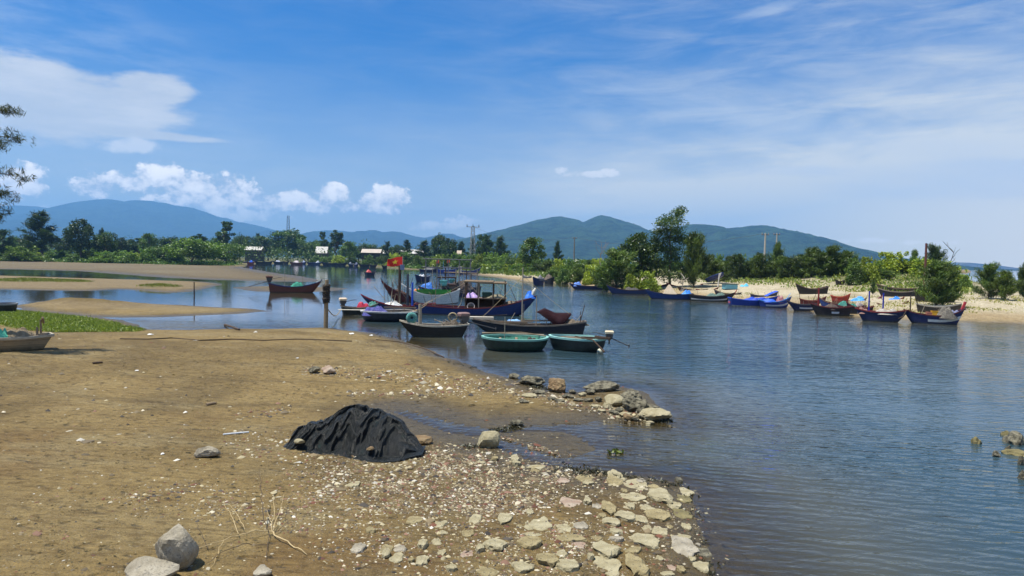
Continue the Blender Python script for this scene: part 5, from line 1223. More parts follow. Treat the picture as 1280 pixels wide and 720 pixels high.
def make_tree(kind, h, w, seed, leaf, n, col, col2, park=(0,-400,-2.5)):
    """a prototype: trunk + crown meshes, real scale h x w"""
    r=np.random.default_rng(seed); rd=random.Random(seed)
    root=bpy.data.objects.new(kind,None); C.objects.link(root); root.location=park
    tb=MB(); P=[]; K=[]; droop=None; asp=.6; mat=LEAF
    if kind in('broadleaf_tree','tall_tree'):
        cb=h*(.22 if kind=='broadleaf_tree' else .38); rc=(h-cb)/2
        pts=limbs(tb,(0,0,-.4),(rd.uniform(-.04,.04)*h,0,h*.72),h*.022+.04,h*.008,seed)
        nc=34 if kind=='broadleaf_tree' else 36; cl=[]
        for i in range(nc):
            a=rd.uniform(0,6.283); zz=rd.uniform(-.95,1); rr=math.sqrt(max(0,1-zz*zz*.9))*rd.uniform(.45,1.0)
            if kind=='tall_tree': rr*=(.55+.45*abs(math.sin(zz*3.1+seed)))
            c=Vector((math.cos(a)*rr*w*.40,math.sin(a)*rr*w*.40,cb+rc+zz*rc*.86)); cr=rd.uniform(.10,.20)*w*(1.0 if kind=='broadleaf_tree' else .85); cl.append((c,cr))
            if i%2==0: limbs(tb,pts[3+i%3],c,h*.010,h*.003,seed+i,4)
        for c,cr in cl:
            k=int(n/nc*rd.uniform(.7,1.3)); q=r.normal(size=(k,3)); q/=np.linalg.norm(q,axis=1,keepdims=True); q*=(r.uniform(.35,1.05,size=(k,1)))*cr; q[:,2]*=.75
            P.append(np.array(c)+q); K.append(np.full(k,rd.uniform(.65,1.35)))
    elif kind in('bush','leafy_bush'):
        for i in range(7):
            a=rd.uniform(0,6.283); limbs(tb,(math.cos(a)*w*.05,math.sin(a)*w*.05,-.2),(math.cos(a)*w*.3,math.sin(a)*w*.3,h*.6),h*.015+.01,.008,seed+i,4)
        nc=26
        for i in range(nc):
            a=rd.uniform(0,6.283); e=rd.uniform(0,1)**.8; rr=math.sqrt(rd.uniform(.02,1))
            zt=h*(.92-.62*rr**2.2)*rd.uniform(.55,1.0); c=np.array((math.cos(a)*rr*w*.40,math.sin(a)*rr*w*.40,max(zt-.1*h,.10*h))); cr=rd.uniform(.12,.20)*min(w,h*1.6)
            k=int(n/nc*rd.uniform(.7,1.3)); q=r.normal(size=(k,3)); q/=np.linalg.norm(q,axis=1,keepdims=True); q*=r.uniform(.3,1.1,size=(k,1))*cr; p=c+q; p[:,2]=np.abs(p[:,2]-.02)+.02
            P.append(p); K.append(np.full(k,rd.uniform(.65,1.35)))
        # a few shoots break the outline
        for i in range(14):
            a=rd.uniform(0,6.283); rr=rd.uniform(0,.38)*w; zz=h*rd.uniform(.7,.95); k=max(6,n//220); tt=r.uniform(0,1,(k,1))
            p=np.array((math.cos(a)*rr,math.sin(a)*rr,zz))+tt*np.array((rd.uniform(-.1,.1)*w,rd.uniform(-.1,.1)*w,.16*h))+r.normal(size=(k,3))*leaf*.4; P.append(p); K.append(np.full(k,1.15))
    elif kind in('casuarina','casuarina_bush'):
        mat=NEEDLE; asp=.13; low=.16 if kind=='casuarina' else .03
        pts=limbs(tb,(0,0,-.4),(rd.uniform(-.05,.05)*h,rd.uniform(-.03,.03)*h,h*.96),h*.018+.03,.015,seed,8,.03)
        nb=46; 
        for i in range(nb):
            t_=low+(1-low)*((i+rd.random())/nb); z0=h*t_*.93; a=rd.uniform(0,6.283)
            prof=(1-t_)**.75*(.55+.45*min(1,(t_-low+.12)*3.5)) if kind=='casuarina' else (1-t_)**.62*(.8+.2*min(1,(t_+.1)*4))
            Lb=w*.52*prof*rd.uniform(.55,1.15)+.04*h; rise=rd.uniform(.15,.65) if kind=='casuarina' else rd.uniform(.3,1.1)
            tip=np.array((math.cos(a)*Lb,math.sin(a)*Lb,z0+Lb*rise)); st=np.array((0,0,z0*.96))
            limbs(tb,st,tip,h*.005+.006,.004,seed+i,3)
            k=int(n/nb*(.35+1.3*prof)); tt=r.uniform(.18,1.22,(k,1))**.8; p=st+(tip-st)*tt+r.normal(size=(k,3))*leaf*np.array((.38,.38,.30))
            P.append(p); K.append(np.full(k,rd.uniform(.6,1.4)))
    P=np.concatenate(P); K=np.concatenate(K); m_=len(P)
    sz=leaf*r.uniform(.6,1.3,m_)
    if kind.startswith('casuarina'):
        out=P.copy(); out[:,2]=0; nrm_=np.linalg.norm(out,axis=1,keepdims=True)+.01; droop=out/nrm_*.50+np.array((0,0,.60 if kind=='casuarina_bush' else .25)); droop=droop+r.normal(size=droop.shape)*.35
    V_,F_=leaves_np(P,sz,None,asp,.5,r,droop)
    f=r.random(m_)[:,None]; cc=(np.array(col)*(1-f)+np.array(col2)*f)*K[:,None]*r.uniform(.75,1.25,(m_,1))
    trunk=tb.build('trunk',BARK,root); crown=np_mesh('crown',V_,F_,mat,cc,parent=root)
    root['_h']=h; root['_w']=w
    return root
G1=(.026,.056,.011); G2=(.058,.100,.020); D1=(.013,.030,.009); D2=(.032,.058,.016); Y1=(.095,.140,.018); Y2=(.21,.25,.035); B1=(.045,.085,.018); B2=(.09,.145,.03)
PROTO={
 'broad':[make_tree('broadleaf_tree',14,13,100+i,.62,7000,(D1,G1,D1,G1)[i],(D2,G2,G2,G2)[i]) for i in range(4)],
 'bright':[make_tree('broadleaf_tree',9,14,120+i,.5,7500,G1,B2) for i in range(2)],
 'tall':[make_tree('tall_tree',18,8.5,140+i,.55,4200,D1,D2) for i in range(2)],
 'casu':[make_tree('casuarina',15,8,160+i,.95,8000,D1,D2) for i in range(3)],
 'cbush':[make_tree('casuarina_bush',4.2,3.6,180+i,.46,7500,(.026,.050,.014),(.075,.110,.026)) for i in range(4)],
 'bush':[make_tree('bush',3.2,4.2,200+i,.24,6500,B1,B2) for i in range(4)],
 'yellow':[make_tree('leafy_bush',3.0,5.0,220+i,.30,9000,Y1,Y2) for i in range(2)],
 'wild':[make_tree('broadleaf_tree',6.5,6.5,240+i,.30,7500,D1,G2) for i in range(2)],
}
used_=set(); tcount=[0]
def tree(kind,px,D,top,wpx,label,cat,group=None,seed=None,lean=0,gz=None):
    L_=PROTO[kind]; tcount[0]+=1; i=(tcount[0]*7+int(px))%len(L_) if seed is None else seed%len(L_)
    src=L_[i]; key=(kind,i)
    x=at_y(px,330,D).x; z=hgt(x,D) if gz is None else gz
    H=at_y(px,top,D).z-z; Wd=wpx/FPX*D
    if key in used_: o=dup(src)
    else: o=src; used_.add(key)
    h0,w0=src['_h'],src['_w']
    o.location=(x,D,z-.05); k=Wd/w0; o.scale=(k,k,H/h0); o.rotation_euler=(0,lean,(px*1.7+D)%6.283)
    for q in('label','category','group'):
        if q in o: del o[q]
    tag(o,label,cat,group); return o
def row(kinds,pxs,tops,ws,Ds,label,cat,group):
    rd=random.Random(int(pxs[0]*3+len(pxs)))
    for i,px in enumerate(pxs):
        tree(kinds[i%len(kinds)],px,Ds+rd.uniform(-8,8) if not isinstance(Ds,(list,tuple)) else Ds[i],tops[i] if isinstance(tops,(list,tuple)) else tops+rd.uniform(-3,3),ws[i] if isinstance(ws,(list,tuple)) else ws*rd.uniform(.8,1.25),label,cat,group)
# left tree line
tree('casu',52,312,261,50,'tallest dark casuarina on the left bank, standing above the scrub','tree',seed=0)
tree('broad',101,314,274,40,'dense dark broadleaf tree right of the tallest left casuarina','tree',seed=0)
tree('broad',133,320,287,32,'rounded dark tree behind the dense one on the left bank','tree',seed=2)
tree('casu',127,345,283,12,'thin casuarina tip poking up behind the rounded left tree','tree',seed=1)
tree('broad',4,318,287,30,'dark tree cut by the left photo edge at the tree line','tree',seed=1)
tree('bright',240,306,299,86,'broad bright green tree spreading over the end of the sand flat','tree',seed=0)
tree('bright',205,312,308,50,'low bright green tree left of the broad one by the sand flat','tree',seed=1)
tree('bright',283,330,304,54,'mid green tree on the right shoulder of the broad bright tree','tree',seed=1)
tree('tall',281,430,276,32,'tall sparse tree sticking out above the tree line, by the broad bright tree','tree',seed=0)
tree('broad',360,560,287,54,'big dark spreading tree over the far moored boats','tree',seed=3)
tree('broad',335,585,299,40,'dark tree on the left side of the big spreading one','tree',seed=0)
tree('broad',386,545,298,34,'dark tree between the big spreading one and the white house','tree',seed=2)
tree('tall',420,455,286,26,'tall rounded tree right of the white gabled house','tree',seed=1)
tree('tall',404,500,289,16,'wispy tall tree rising over the white gabled house','tree',seed=0)
tree('broad',436,450,302,30,'dark tree between the white house and the sheds','tree',seed=1)
tree('casu',322,600,290,14,'palm like thin tree beside the lattice mast','tree',seed=2)
row(['broad','broad','tall','broad','bright'],[20,28,70,80,118,150,160,172,186,198,214,228,248,268,300,312,326,345,372,395,408,448,462,474],[296,301,294,300,299,297,299,297,292,298,296,298,291,295,294,296,295,300,300,302,303,303,306,304],28,[380,360,390,370,380,380,400,390,385,400,400,410,420,430,560,580,590,590,560,540,520,480,500,490],'dark green tree in the continuous row behind the left sand flat','tree','trees of the left tree line')
row(['casu','broad','casu','casu','broad','broad','casu'],[484,496,508,530,548,562,577,590,602],[300,304,298,299,293,298,300,296,293],[16,20,18,26,26,26,16,14,18],[420,400,410,400,390,380,380,370,360],'dark tree in the row behind the white roofed sheds','tree','trees behind the sheds')
tree('casu',609,330,291,22,'dark casuarina just right of the power pylon','tree',seed=0)
tree('casu',625,320,293,24,'second dark casuarina right of the power pylon','tree',seed=1)
tree('broad',665,205,297,42,'round dark green tree alone in front of the twin peaked hill','tree',seed=1)
tree('casu',697,235,299,13,'small thin casuarina between the round tree and the grey power pole','tree',seed=2)
# scrub in front of the left tree line
for px,D,top,w_,l_ in((30,300,309,62,'wide scrubby bush above the fallen roots at far left'),(90,302,318,26,'small round bush at the edge of the left sand flat'),(133,300,315,38,'round olive bush, middle of three at the left sand flat'),(160,302,315,36,'round bush joined to the olive one at the left sand flat'),(186,305,312,34,'bush under the low bright tree on the left bank')):
    tree('bush',px,D,top,w_,l_,'bush')
row(['bush','yellow','bush'],[8,50,64,78,108,120,148,172,198,218],314,30,322,'light green scrub bush below the left tree line','bush','scrub below the left trees')
row(['bush','bright','yellow','bush'],[396,408,424,440,462,478,494,508,522,536,548,560,574,588,600,614,628,640,652],[320,321,320,319,319,320,318,316,320,321,320,319,317,318,320,317,319,321,320],[20,20,22,20,20,20,24,30,22,24,24,24,28,28,24,28,26,24,24],[440,430,430,420,400,380,360,350,320,300,290,285,280,275,270,262,250,240,230],'rounded green bush on the far middle bank, between the sheds and the round tree','bush','bushes of the far middle bank')
row(['yellow','bush'],[556,570,584,596,610,624,636,648,660],[326,327,328,329,331,330,331,330,332],[22,22,24,24,26,24,26,24,24],[300,290,285,265,245,240,228,215,205],'low yellow green bush at the edge of the far middle bank','bush','low bushes of the far middle bank')
# right bank clump
tree('cbush',772,106,312,56,'dark bushy casuarina at the left end of the tall clump','tree',seed=0)
tree('wild',801,110,292,58,'light leaved tree between the dark bush and the tall leaning tree','tree',seed=0)
tree('cbush',868,107,291,40,'dark cone shaped casuarina right of the tall leaning tree','tree',seed=1)
tree('cbush',893,112,326,30,'low dark casuarina bush at the right foot of the cone shaped one','bush',seed=2)
tree('yellow',812,103,341,34,'low yellow green bush under the light leaved tree','bush',seed=0)
tree('yellow',790,103,345,24,'small yellow green bush at the water side of the clump','bush',seed=1)
# tall leaning tree: own build
def leaning_tree():
    D=109; b=at_y(838,352,D); z=hgt(b.x,D); H=at_y(840,258,D).z-z; S=D/FPX
    t_=thing('casuarina',"tall tree with open tiers of foliage leaning to the right, highest of the right bank",'tree',(b.x,D,z-.05))
    tb=MB(); pts=[(0,0,-.3),(-.2,.1,H*.2),(.0,0,H*.42),(-.35,.1,H*.62),(.1,0,H*.80),(1.6,.1,H*.97)]
    tb.tube(pts,[.22,.19,.15,.11,.07,.03],8)
    cl=[(852,262,9,6),(846,268,12,8),(836,273,14,7),(826,279,12,6),(842,279,16,8),(834,287,17,8),(822,290,11,6),(846,289,12,7),(838,298,20,8),(824,304,14,7),(850,297,13,6),(856,302,9,6),(830,312,16,8),(842,311,16,8),(819,299,8,5),(836,322,15,8),(826,330,16,9),(843,334,13,10),(832,344,16,9),(851,346,10,8),(818,341,10,8),(846,322,9,7)]
    P=[];K=[]; r=np.random.default_rng(5)
    for i,(px,py,rx,rz) in enumerate(cl):
        c=at_y(px,py,D); c=np.array((c.x-b.x,r.uniform(-1,1)*rx*S*.7,c.z-z)); k=int(26*rx)
        q=r.normal(size=(k,3)); q/=np.linalg.norm(q,axis=1,keepdims=True); q*=r.uniform(.2,1.05,(k,1)); q*=np.array((rx*S,rx*S*.8,rz*S)); P.append(c+q); K.append(np.full(k,r.uniform(.6,1.4)))
        j=min(range(1,6),key=lambda a:abs(pts[a][2]-(c[2]-.6))); limbs(tb,pts[j],c,.06,.015,i,4)
    P=np.concatenate(P);K=np.concatenate(K); n=len(P); dr=np.tile(np.array((.45,0,.35)),(n,1))+r.normal(size=(n,3))*.5
    V_,F_=leaves_np(P,.46*r.uniform(.6,1.3,n),None,.30,.4,r,dr)
    f=r.random(n)[:,None]; cc=(np.array(D1)*(1-f)+np.array((.05,.08,.03))*f)*K[:,None]
    tb.build('trunk',BARK,t_); np_mesh('crown',V_,F_,NEEDLE,cc,parent=t_)
leaning_tree()
# casuarina row on the right dune
row(['cbush'],[908,922,937,951,962,979,990,1003,1014,1026,1037,1048,1060],[326,318,325,316,327,320,322,318,309,316,307,319,313],[24,26,26,22,24,26,26,30,34,36,34,30,28],[126,124,124,122,122,120,118,116,114,112,112,112,112],'dark casuarina bush in the unbroken row behind the pale beach','bush','casuarina row behind the beach')
tree('cbush',971,124,303,17,'narrow casuarina spike rising out of the row under the pole pair','tree',seed=3)
row(['bush','yellow','bush'],[1071,1082,1094,1072,1088],[324,323,326,330,331],[30,30,26,28,26],[108,106,106,100,100],'mid green bush where the casuarina row ends on the right','bush','bushes at the right end of the row')
tree('yellow',1120,112,317,54,'large yellow green leafy bush on the dune crest','bush',seed=0)
tree('yellow',1160,108,326,50,'yellow green leafy bush right of the large one on the crest','bush',seed=1)
tree('yellow',1194,98,335,34,'small yellow green leafy bush at the right end of the crest','bush',seed=0)
tree('bush',1146,114,322,26,'pale green bush filling the gap on the dune crest','bush',seed=2)
tree('cbush',1172,66,326,54,'spreading dark casuarina standing alone on the sand above the boats','tree',seed=2)
tree('cbush',1096,104,337,24,'small dark casuarina bush left of the yellow green crest','bush',seed=1)
tree('cbush',1110,103,338,22,'second small dark casuarina bush under the large yellow green one','bush',seed=3)
tree('bush',1207,92,343,20,'dark low bush right of the lone casuarina','bush',seed=1)
tree('cbush',1168,118,306,26,'dark casuarina top behind the yellow green crest','tree',seed=0)
tree('cbush',1143,120,312,12,'thin dark casuarina left of the rust brown post','tree',seed=1)
tree('cbush',1237,73,329,30,'left casuarina of the pair at the right photo edge','tree',seed=0)
tree('cbush',1259,71,338,28,'right lower casuarina of the pair at the right photo edge','tree',seed=3)
tree('cbush',1284,76,329,22,'casuarina cut by the right photo edge','tree',seed=1)
tree('cbush',1093,84,352,7,'tiny dark casuarina sapling on the upper sand','sapling',seed=2)
# scrub of the middle right bank
row(['bush','cbush','yellow','bush'],[672,684,700,712,726,738,748,758,706,722,740,752,690],[325,326,325,324,326,325,325,327,333,334,333,335,335],[26,22,24,26,26,24,24,22,22,22,24,22,22],[190,185,180,176,170,165,160,150,140,135,130,125,150],'green scrub bush on the middle right bank, left of the tall clump','bush','scrub left of the tall clump')
row(['cbush','bush'],[888,898,912,928,944],[318,319,320,319,320],[18,18,18,18,18],[190,185,180,180,175],'small dark tree beyond the dune behind the right row','tree','trees beyond the right row')
# dead trees
def dead(label,px,D,base,top,wpx,seed,lean=0,col=rgb(120,112,108),nb=9,name='dead_tree'):
    b=at_y(px,base,D); z=hgt(b.x,D); H=at_y(px,top,D).z-z; w_=wpx/FPX*D; rd=random.Random(seed)
    t_=thing(name,label,'dead tree',(b.x,D,z)); m_=paint(col,rough=.95,name='dead_wood')
    mb=MB(); pts=limbs(mb,(0,0,-.3),(lean*w_,0,H*.95),.012*H+.05,.02,seed,6,.03); mb.build('trunk',m_,t_)
    for i in range(nb):
        q=MB(); a=rd.uniform(0,6.28); j=rd.randint(1,5); e=pts[j]+Vector((math.cos(a)*w_*.5,math.sin(a)*w_*.4,H*rd.uniform(.15,.4)))
        pp=limbs(q,pts[j],e,.05,.015,seed+i,4,.08); limbs(q,pp[2],pp[2]+Vector((math.cos(a+1)*w_*.2,math.sin(a+1)*w_*.2,H*.15)),.025,.01,seed+i*3,3); q.build('branch',m_,t_)
dead('bare grey dead tree left of the tall clump',751,150,330,300,20,3)
dead('dead leaning branches right of the rust brown post',1182,112,334,307,26,11,.45,rgb(84,78,76),6)
dead('pale dead branches lying by the foot of the tall clump',850,100,352,343,22,17,.3,rgb(170,160,150),6,'dead_branch')
# casuarina reaching in at the left edge
def near_tree():
    D=26; b=at_y(-95,330,D); z=hgt(b.x,D); t_=thing('casuarina','near casuarina whose drooping twigs reach in at the left photo edge','tree',(b.x,D,z))
    q=lambda px,py,dy=0:(lambda p:Vector((p.x-b.x,dy,p.z-z)))(at_y(px-8,py,D))
    tb=MB(); top=q(-80,60); tb.tube([(0,0,-.3),(.05,.05,2),(.1,0,5),tuple(top*.75),tuple(top)],[.20,.17,.13,.08,.04],9)
    r=np.random.default_rng(9); P=[];A=[];K=[]
    tips=[((-70,165),(-20,128),(14,136),8,5),((-80,150),(-30,140),(6,134),7,5),((-78,190),(-25,158),(20,170),12,9),((-78,200),(-20,170),(10,186),12,9),((-78,215),(-25,185),(8,203),9,7),
          ((-80,230),(-20,200),(30,224),12,7),((-80,235),(-25,205),(18,214),9,7),((-80,245),(-25,222),(20,240),9,7),((-80,255),(-25,228),(9,246),9,8),((-80,265),(-30,240),(14,262),8,7),((-80,275),(-30,250),(22,274),7,6),((-80,280),(-30,255),(4,268),10,9),((-80,170),(-30,150),(2,160),9,8)]
    for i,(p0_,p1_,p2_,rx,rz) in enumerate(tips):
        dy=r.uniform(-.9,.9); a_=q(*p0_); m1=q(*p1_,dy=dy*.6); e=q(*p2_,dy=dy)
        pts=[a_*(1-u)**2+m1*2*u*(1-u)+e*u*u for u in np.linspace(0,1,9)]; tb.tube(pts,[.035,.03,.026,.022,.018,.014,.011,.008,.005],5)
        for j in range(60):
            u=r.uniform(.45,1.0); c=a_*(1-u)**2+m1*2*u*(1-u)+e*u*u
            s_=D/FPX; c=np.array(c)+r.normal(size=3)*np.array((rx*.55*s_,rx*.5*s_,rz*.45*s_)); k=9
            P.append(c+r.normal(size=(k,3))*.05); A.append(np.tile(np.array((.25,0,-.55)),(k,1))+r.normal(size=(k,3))*.45); K.append(np.full(k,r.uniform(.6,1.4)))
    P=np.concatenate(P);A=np.concatenate(A);K=np.concatenate(K); n=len(P)
    V_,F_=leaves_np(P,.26*r.uniform(.6,1.4,n),None,.075,.4,r,A); f=r.random(n)[:,None]
    cc=(np.array((.020,.030,.016))*(1-f)+np.array((.045,.058,.028))*f)*K[:,None]
    tb.build('trunk',BARK,t_); np_mesh('crown',V_,F_,NEEDLE,cc,parent=t_)
near_tree()
# distant woods: one mass behind everything
def mass(name,label,pts,leaf,cols,kinds=None,seed=1,asp=.7,up=.4):
    r=np.random.default_rng(seed); P=np.array(pts); n=len(P)
    V_,F_=leaves_np(P,leaf*r.uniform(.6,1.35,n),None,asp,up,r); f=r.random(n)[:,None]
    cl=np.array(cols[0])*(1-f)+np.array(cols[1])*f
    o=np_mesh(name,V_,F_,LEAF,cl); tag(o,label,'vegetation',None,'stuff'); return o
pts=[]; rr=np.random.default_rng(3)
for i in range(420):
    px=rr.uniform(-90,640); D=rr.uniform(460,720) if px>300 else rr.uniform(400,640); x=at_y(px,330,D).x; hh=rr.uniform(7,12)*(1.35 if D>550 else 1)*(1.25 if px<470 else .95)
    if sdf(land,np.array([x]),np.array([D]))[0]<12: continue
    k=110; q=rr.normal(size=(k,3)); q/=np.linalg.norm(q,axis=1,keepdims=True); q*=rr.uniform(.5,1.05,(k,1)); q=q*np.array((6.0,6.0,hh*.5))+np.array((x,D,1+hh*.52)); q[:,2]=np.maximum(q[:,2],.6); pts.append(q)
for i in range(260):
    px=rr.uniform(620,1230); D=rr.uniform(190,330); x=at_y(px,330,D).x; hh=rr.uniform(2.2,3.6)
    k=60; q=rr.normal(size=(k,3)); q/=np.linalg.norm(q,axis=1,keepdims=True); q*=rr.uniform(.5,1.05,(k,1)); q=q*np.array((3.5,3.5,hh*.5))+np.array((x,D,hgt(x,D)+hh*.5)); 
    if px<1150: pts.append(q)
mass('woods','far woods closing the view behind the tree lines',np.concatenate(pts),1.1,(D1,G2))
# ground cover: weeds on the banks
def scatter(n,xr,yr,test,seed):
    r=np.random.default_rng(seed); y=np.exp(r.uniform(math.log(yr[0]),math.log(yr[1]),n)); u=r.uniform(xr[0],xr[1],n); x=u*y
    h=terrain(x,y); ok=test(x,y,h); return x[ok],y[ok],h[ok]
def weeds(name,label,xyz,leaf,hgt_,cols,per,seed,asp=.35,spread=.35):
    r=np.random.default_rng(seed); x,y,h=xyz; n=len(x)
    P=np.repeat(np.stack([x,y,h],1),per,0); m_=len(P); P[:,:2]+=r.normal(size=(m_,2))*spread; P[:,2]+=r.uniform(.02,1,m_)*hgt_*np.repeat(r.uniform(.4,1.3,n),per)
    dr=r.normal(size=(m_,3))*.5+np.array((0,0,.9)); V_,F_=leaves_np(P,leaf*r.uniform(.6,1.4,m_),None,asp,.2,r,dr)
    f=r.random(m_)[:,None]; c=np.array(cols[0])*(1-f)+np.array(cols[1])*f; c*=np.repeat(r.uniform(.7,1.3,n),per)[:,None]
    o=np_mesh(name,V_,F_,LEAF,c); tag(o,label,'ground cover',None,'stuff')
weeds('weeds','yellow green weeds and creepers covering the right bank behind the sand',scatter(9000,(-.06,.66),(78,240),lambda x,y,h:(G['s4']>20+6*fbm(x/9,y/9,5))&(h>.3)&((fbm(x/6,y/8,8)>-.25)|(np.exp(-((x-HX)/17)**2-((y-HY+2)/14)**2)>.4)),21),.42,.55,(B1,(.17,.19,.04)),6,31,.4,.5)
weeds('weeds','patchy beach creeper and dry grass on the pale right sand',scatter(9000,(.10,.78),(38,110),lambda x,y,h:(G['s4']>3.0)&(G['s4']<24)&(fbm(x/4,y/5,91)>.20),22),.20,.16,((.08,.10,.02),(.22,.20,.06)),7,32,.3,.35)
weeds('weeds','green weeds in front of the left tree line',scatter(6000,(-1.0,.05),(285,345),lambda x,y,h:(G['s4']>3)&(fbm(x/8,y/9,8)>-.35)&(y>296+6*fbm(x/30,y/50,3)),23),1.0,1.3,(B1,B2),7,33,.5,1.2)
weeds('weeds','weeds fringing the far middle bank',scatter(5000,(-.32,.08),(150,440),lambda x,y,h:(G['s4']>7)&(G['s4']<60),24),.8,.9,(B1,(.14,.17,.04)),7,34,.5,.9)
def islet(x,y,h):
    r=np.zeros(x.shape)
    for hx,hy,ra,rb,hh in humps[2:]: r=np.maximum(r,np.exp(-(((x-hx)/ra)**2+((y-hy)/rb)**2)*1.8))
    return (r>.33)
weeds('grass','short grass on the two low islets of the lagoon',scatter(60000,(-1.0,-.42),(60,125),lambda x,y,h:islet(x,y,h),25),.22,.16,((.06,.085,.015),(.12,.12,.03)),5,35,.25,.25)
weeds('grass','bright short grass on the left bank beside the cream boat',scatter(160000,(-.95,-.48),(36,66),lambda x,y,h:(grassmask(x,y)+.6*fbm(x/1.2,y/1.2,95)+.5*fbm(x/.5,y/.5,96)>np.abs(np.random.default_rng(4).normal(0,.45,x.shape))),26),.16,.13,((.050,.085,.014),(.17,.20,.045)),4,36,.20,.16)

# ================================================================== FOREGROUND
ST=stone_mat('pale_stone',(sun_rgb(180,168,130),sun_rgb(208,197,160)),4.5,(.085,.07,.045),.55,.7)
STB=stone_mat('tan_stone',(sun_rgb(164,148,104),sun_rgb(194,178,132)),5,(.06,.05,.03),.8,.8)
ST2=stone_mat('olive_stone',(sun_rgb(128,118,76),sun_rgb(160,148,100)),3,(.03,.03,.02),.6)
ST3=stone_mat('grey_stone',(sun_rgb(164,154,132),sun_rgb(206,196,174)),3,(.035,.035,.035),.55)
ST4=stone_mat('oyster_rock',(sun_rgb(96,90,70),sun_rgb(182,174,146)),7,(.02,.02,.018),.95,1.0,.05)
ST5=stone_mat('brown_stone',(sun_rgb(140,112,76),sun_rgb(170,146,106)),4,(.04,.03,.02),.6)
ST6=stone_mat('pink_stone',(sun_rgb(178,150,128),sun_rgb(206,188,166)),3,(.07,.06,.05),.4)
rd=random.Random(2)
def stone(px,py,wpx,hpx,mat,label,seed,thick=None,group=None,name='flat_stone',rough=.10,planes=8,lift=.45,sub=3,rot=None,cat='stone',deep=None):
    """wpx: width in the photo, hpx: visible ground depth (flat) or height (thick given)"""
    p=on_ground(px,py); w_=wpx/FPX*p.y
    if thick is None:
        f_=rd.uniform(.62,1.15); w_*=f_; hpx*=f_
        a=on_ground(px,py-hpx/2); b=on_ground(px,py+hpx/2); d=max(.06,(a-b).length); th=.24; z=p.z-.24*.28*.5+.018+rd.choice((-.016,-.006,0,.008,.02,.045))
    else:
        d=deep or w_*.85; th=thick; z=p.z+th*.5-.12*th; p=p+Vector((0,d*.4,0)); z=max(hgt(p.x,p.y),-.05)+th*.5-.14*th
    mb=MB()
    if thick is None: mb.rock((0,0,0),(w_*1.12,d*1.12,th),seed,sub,0,.09,7,bottom=-.8,cut=(.60,.97),top=.32,lump=.32)
    else: mb.rock((0,0,0),(w_*1.12,d*1.12,th*1.1),seed,sub,0 if rot is None else rot,rough*.8,planes,bottom=-.8)
    o=mb.build(name,mat,None,smooth=False); o.location=(p.x,p.y,z); 
    if thick is None: o.rotation_euler=(rd.uniform(-.10,.10),rd.uniform(-.10,.10),0)
    return tag(o,label,cat,group)
flat5=[(125,400,150,80),(95,515,160,60),(270,425,120,60),(370,420,90,35),(315,480,170,45),(350,520,110,50),(700,490,150,60),(640,545,130,45),(270,570,80,60),(305,630,140,70),(175,605,110,50),(60,640,130,60),(510,630,130,90),(665,635,110,110),(915,530,100,90),(910,485,90,30),(780,365,150,50),(690,385,90,50),(600,365,100,50),(515,330,100,60),(530,400,110,40),(630,315,60,40),(310,295,120,35),(400,290,50,55),(555,450,100,40),(560,490,110,35),(785,440,100,40),(930,420,80,50),(840,420,60,30),(910,235,100,45),(800,260,110,60),(760,220,90,50),(670,195,110,60),(640,255,160,45),(550,180,110,50),(560,150,80,35),(690,175,60,25),(400,165,100,40),(400,190,90,25),(275,175,80,35),(150,120,110,40),(130,105,100,25),(15,65,60,50),(440,480,70,25),(830,675,90,30),(1010,640,80,40),(900,655,50,35),(450,310,70,30),(110,460,130,30),(230,655,60,40),(420,590,50,25),(720,430,50,25),(480,365,50,25),(860,310,70,30),(720,320,70,30),(600,230,60,25),(850,640,60,30),(790,590,60,30),(990,520,40,22),(960,600,50,25)]
flat4=[(640,325,110,50),(500,300,80,40),(830,300,70,50),(660,365,80,35),(790,375,80,30),(545,440,90,50),(415,505,80,55),(350,460,70,40),(350,490,50,30),(430,455,70,30),(490,520,40,20),(540,525,70,35),(650,475,70,35),(785,485,80,50),(930,440,110,50),(850,460,60,30),(270,360,60,30),(980,290,70,50),(180,110,60,30),(900,575,100,50),(205,455,60,40),(700,560,60,25),(1060,330,40,20),(1120,260,40,18),(620,420,50,22)]
fs=[(640+a/4.267,560+b/4.267,c/4.267,d/4.267) for a,b,c,d in flat5]+[(400+a/4.267,580+b/4.267,c/4.267,d/4.267) for a,b,c,d in flat4]+[(580+a/4.267,440+b/4.267,c/4.267,d/4.267) for a,b,c,d in((165,575,60,20),(280,600,50,20),(90,590,40,14))]
for i,(px,py,w_,d_) in enumerate(fs):
    stone(px,py,w_,d_,ST6 if i%17==5 else (ST3 if i%11==3 else (STB if i%3==1 else ST)),'pale flat stone bedded in the muddy shore slope at the water edge',300+i,None,'flat stones of the shore slope',rough=.14,planes=6)
stone(640+500/4.267,560+550/4.267,30,19,ST,'flat stone with a dark worn hollow, near the bottom of the shore slope',501,None)
stone(640+905/4.267,560+350/4.267,29,13,ST2,'olive slimy slab sticking out at the water edge of the slope',502,None)
stone(640+900/4.267,560+268/4.267,21,8,ST2,'olive slab just below the pale one at the top of the slope edge',503,None)
stone(640+1012/4.267,560+560/4.267,22,9,ST4,'dark weedy stone half under water at the lowest slope edge',504,None)
stone(640+890/4.267,560+172/4.267,14,5,ST4,'small weedy stone in the shallows off the slope',505,None)
R_='rock'
stone(208,714,52,0,ST3,'large grey boulder with a black stain at lower left of the beach',601,.60,None,R_,.08,9,rot=.4,sub=4,deep=.52)
stone(180,730,62,30,ST3,'pale flat slab beside the large grey boulder, cut by the bottom edge',602,.30,None,R_,.10,7,sub=3,deep=.5)
stone(325,721,26,12,ST3,'small grey stone cut by the bottom edge, right of the boulder',603,.12,None,R_,.1,7)
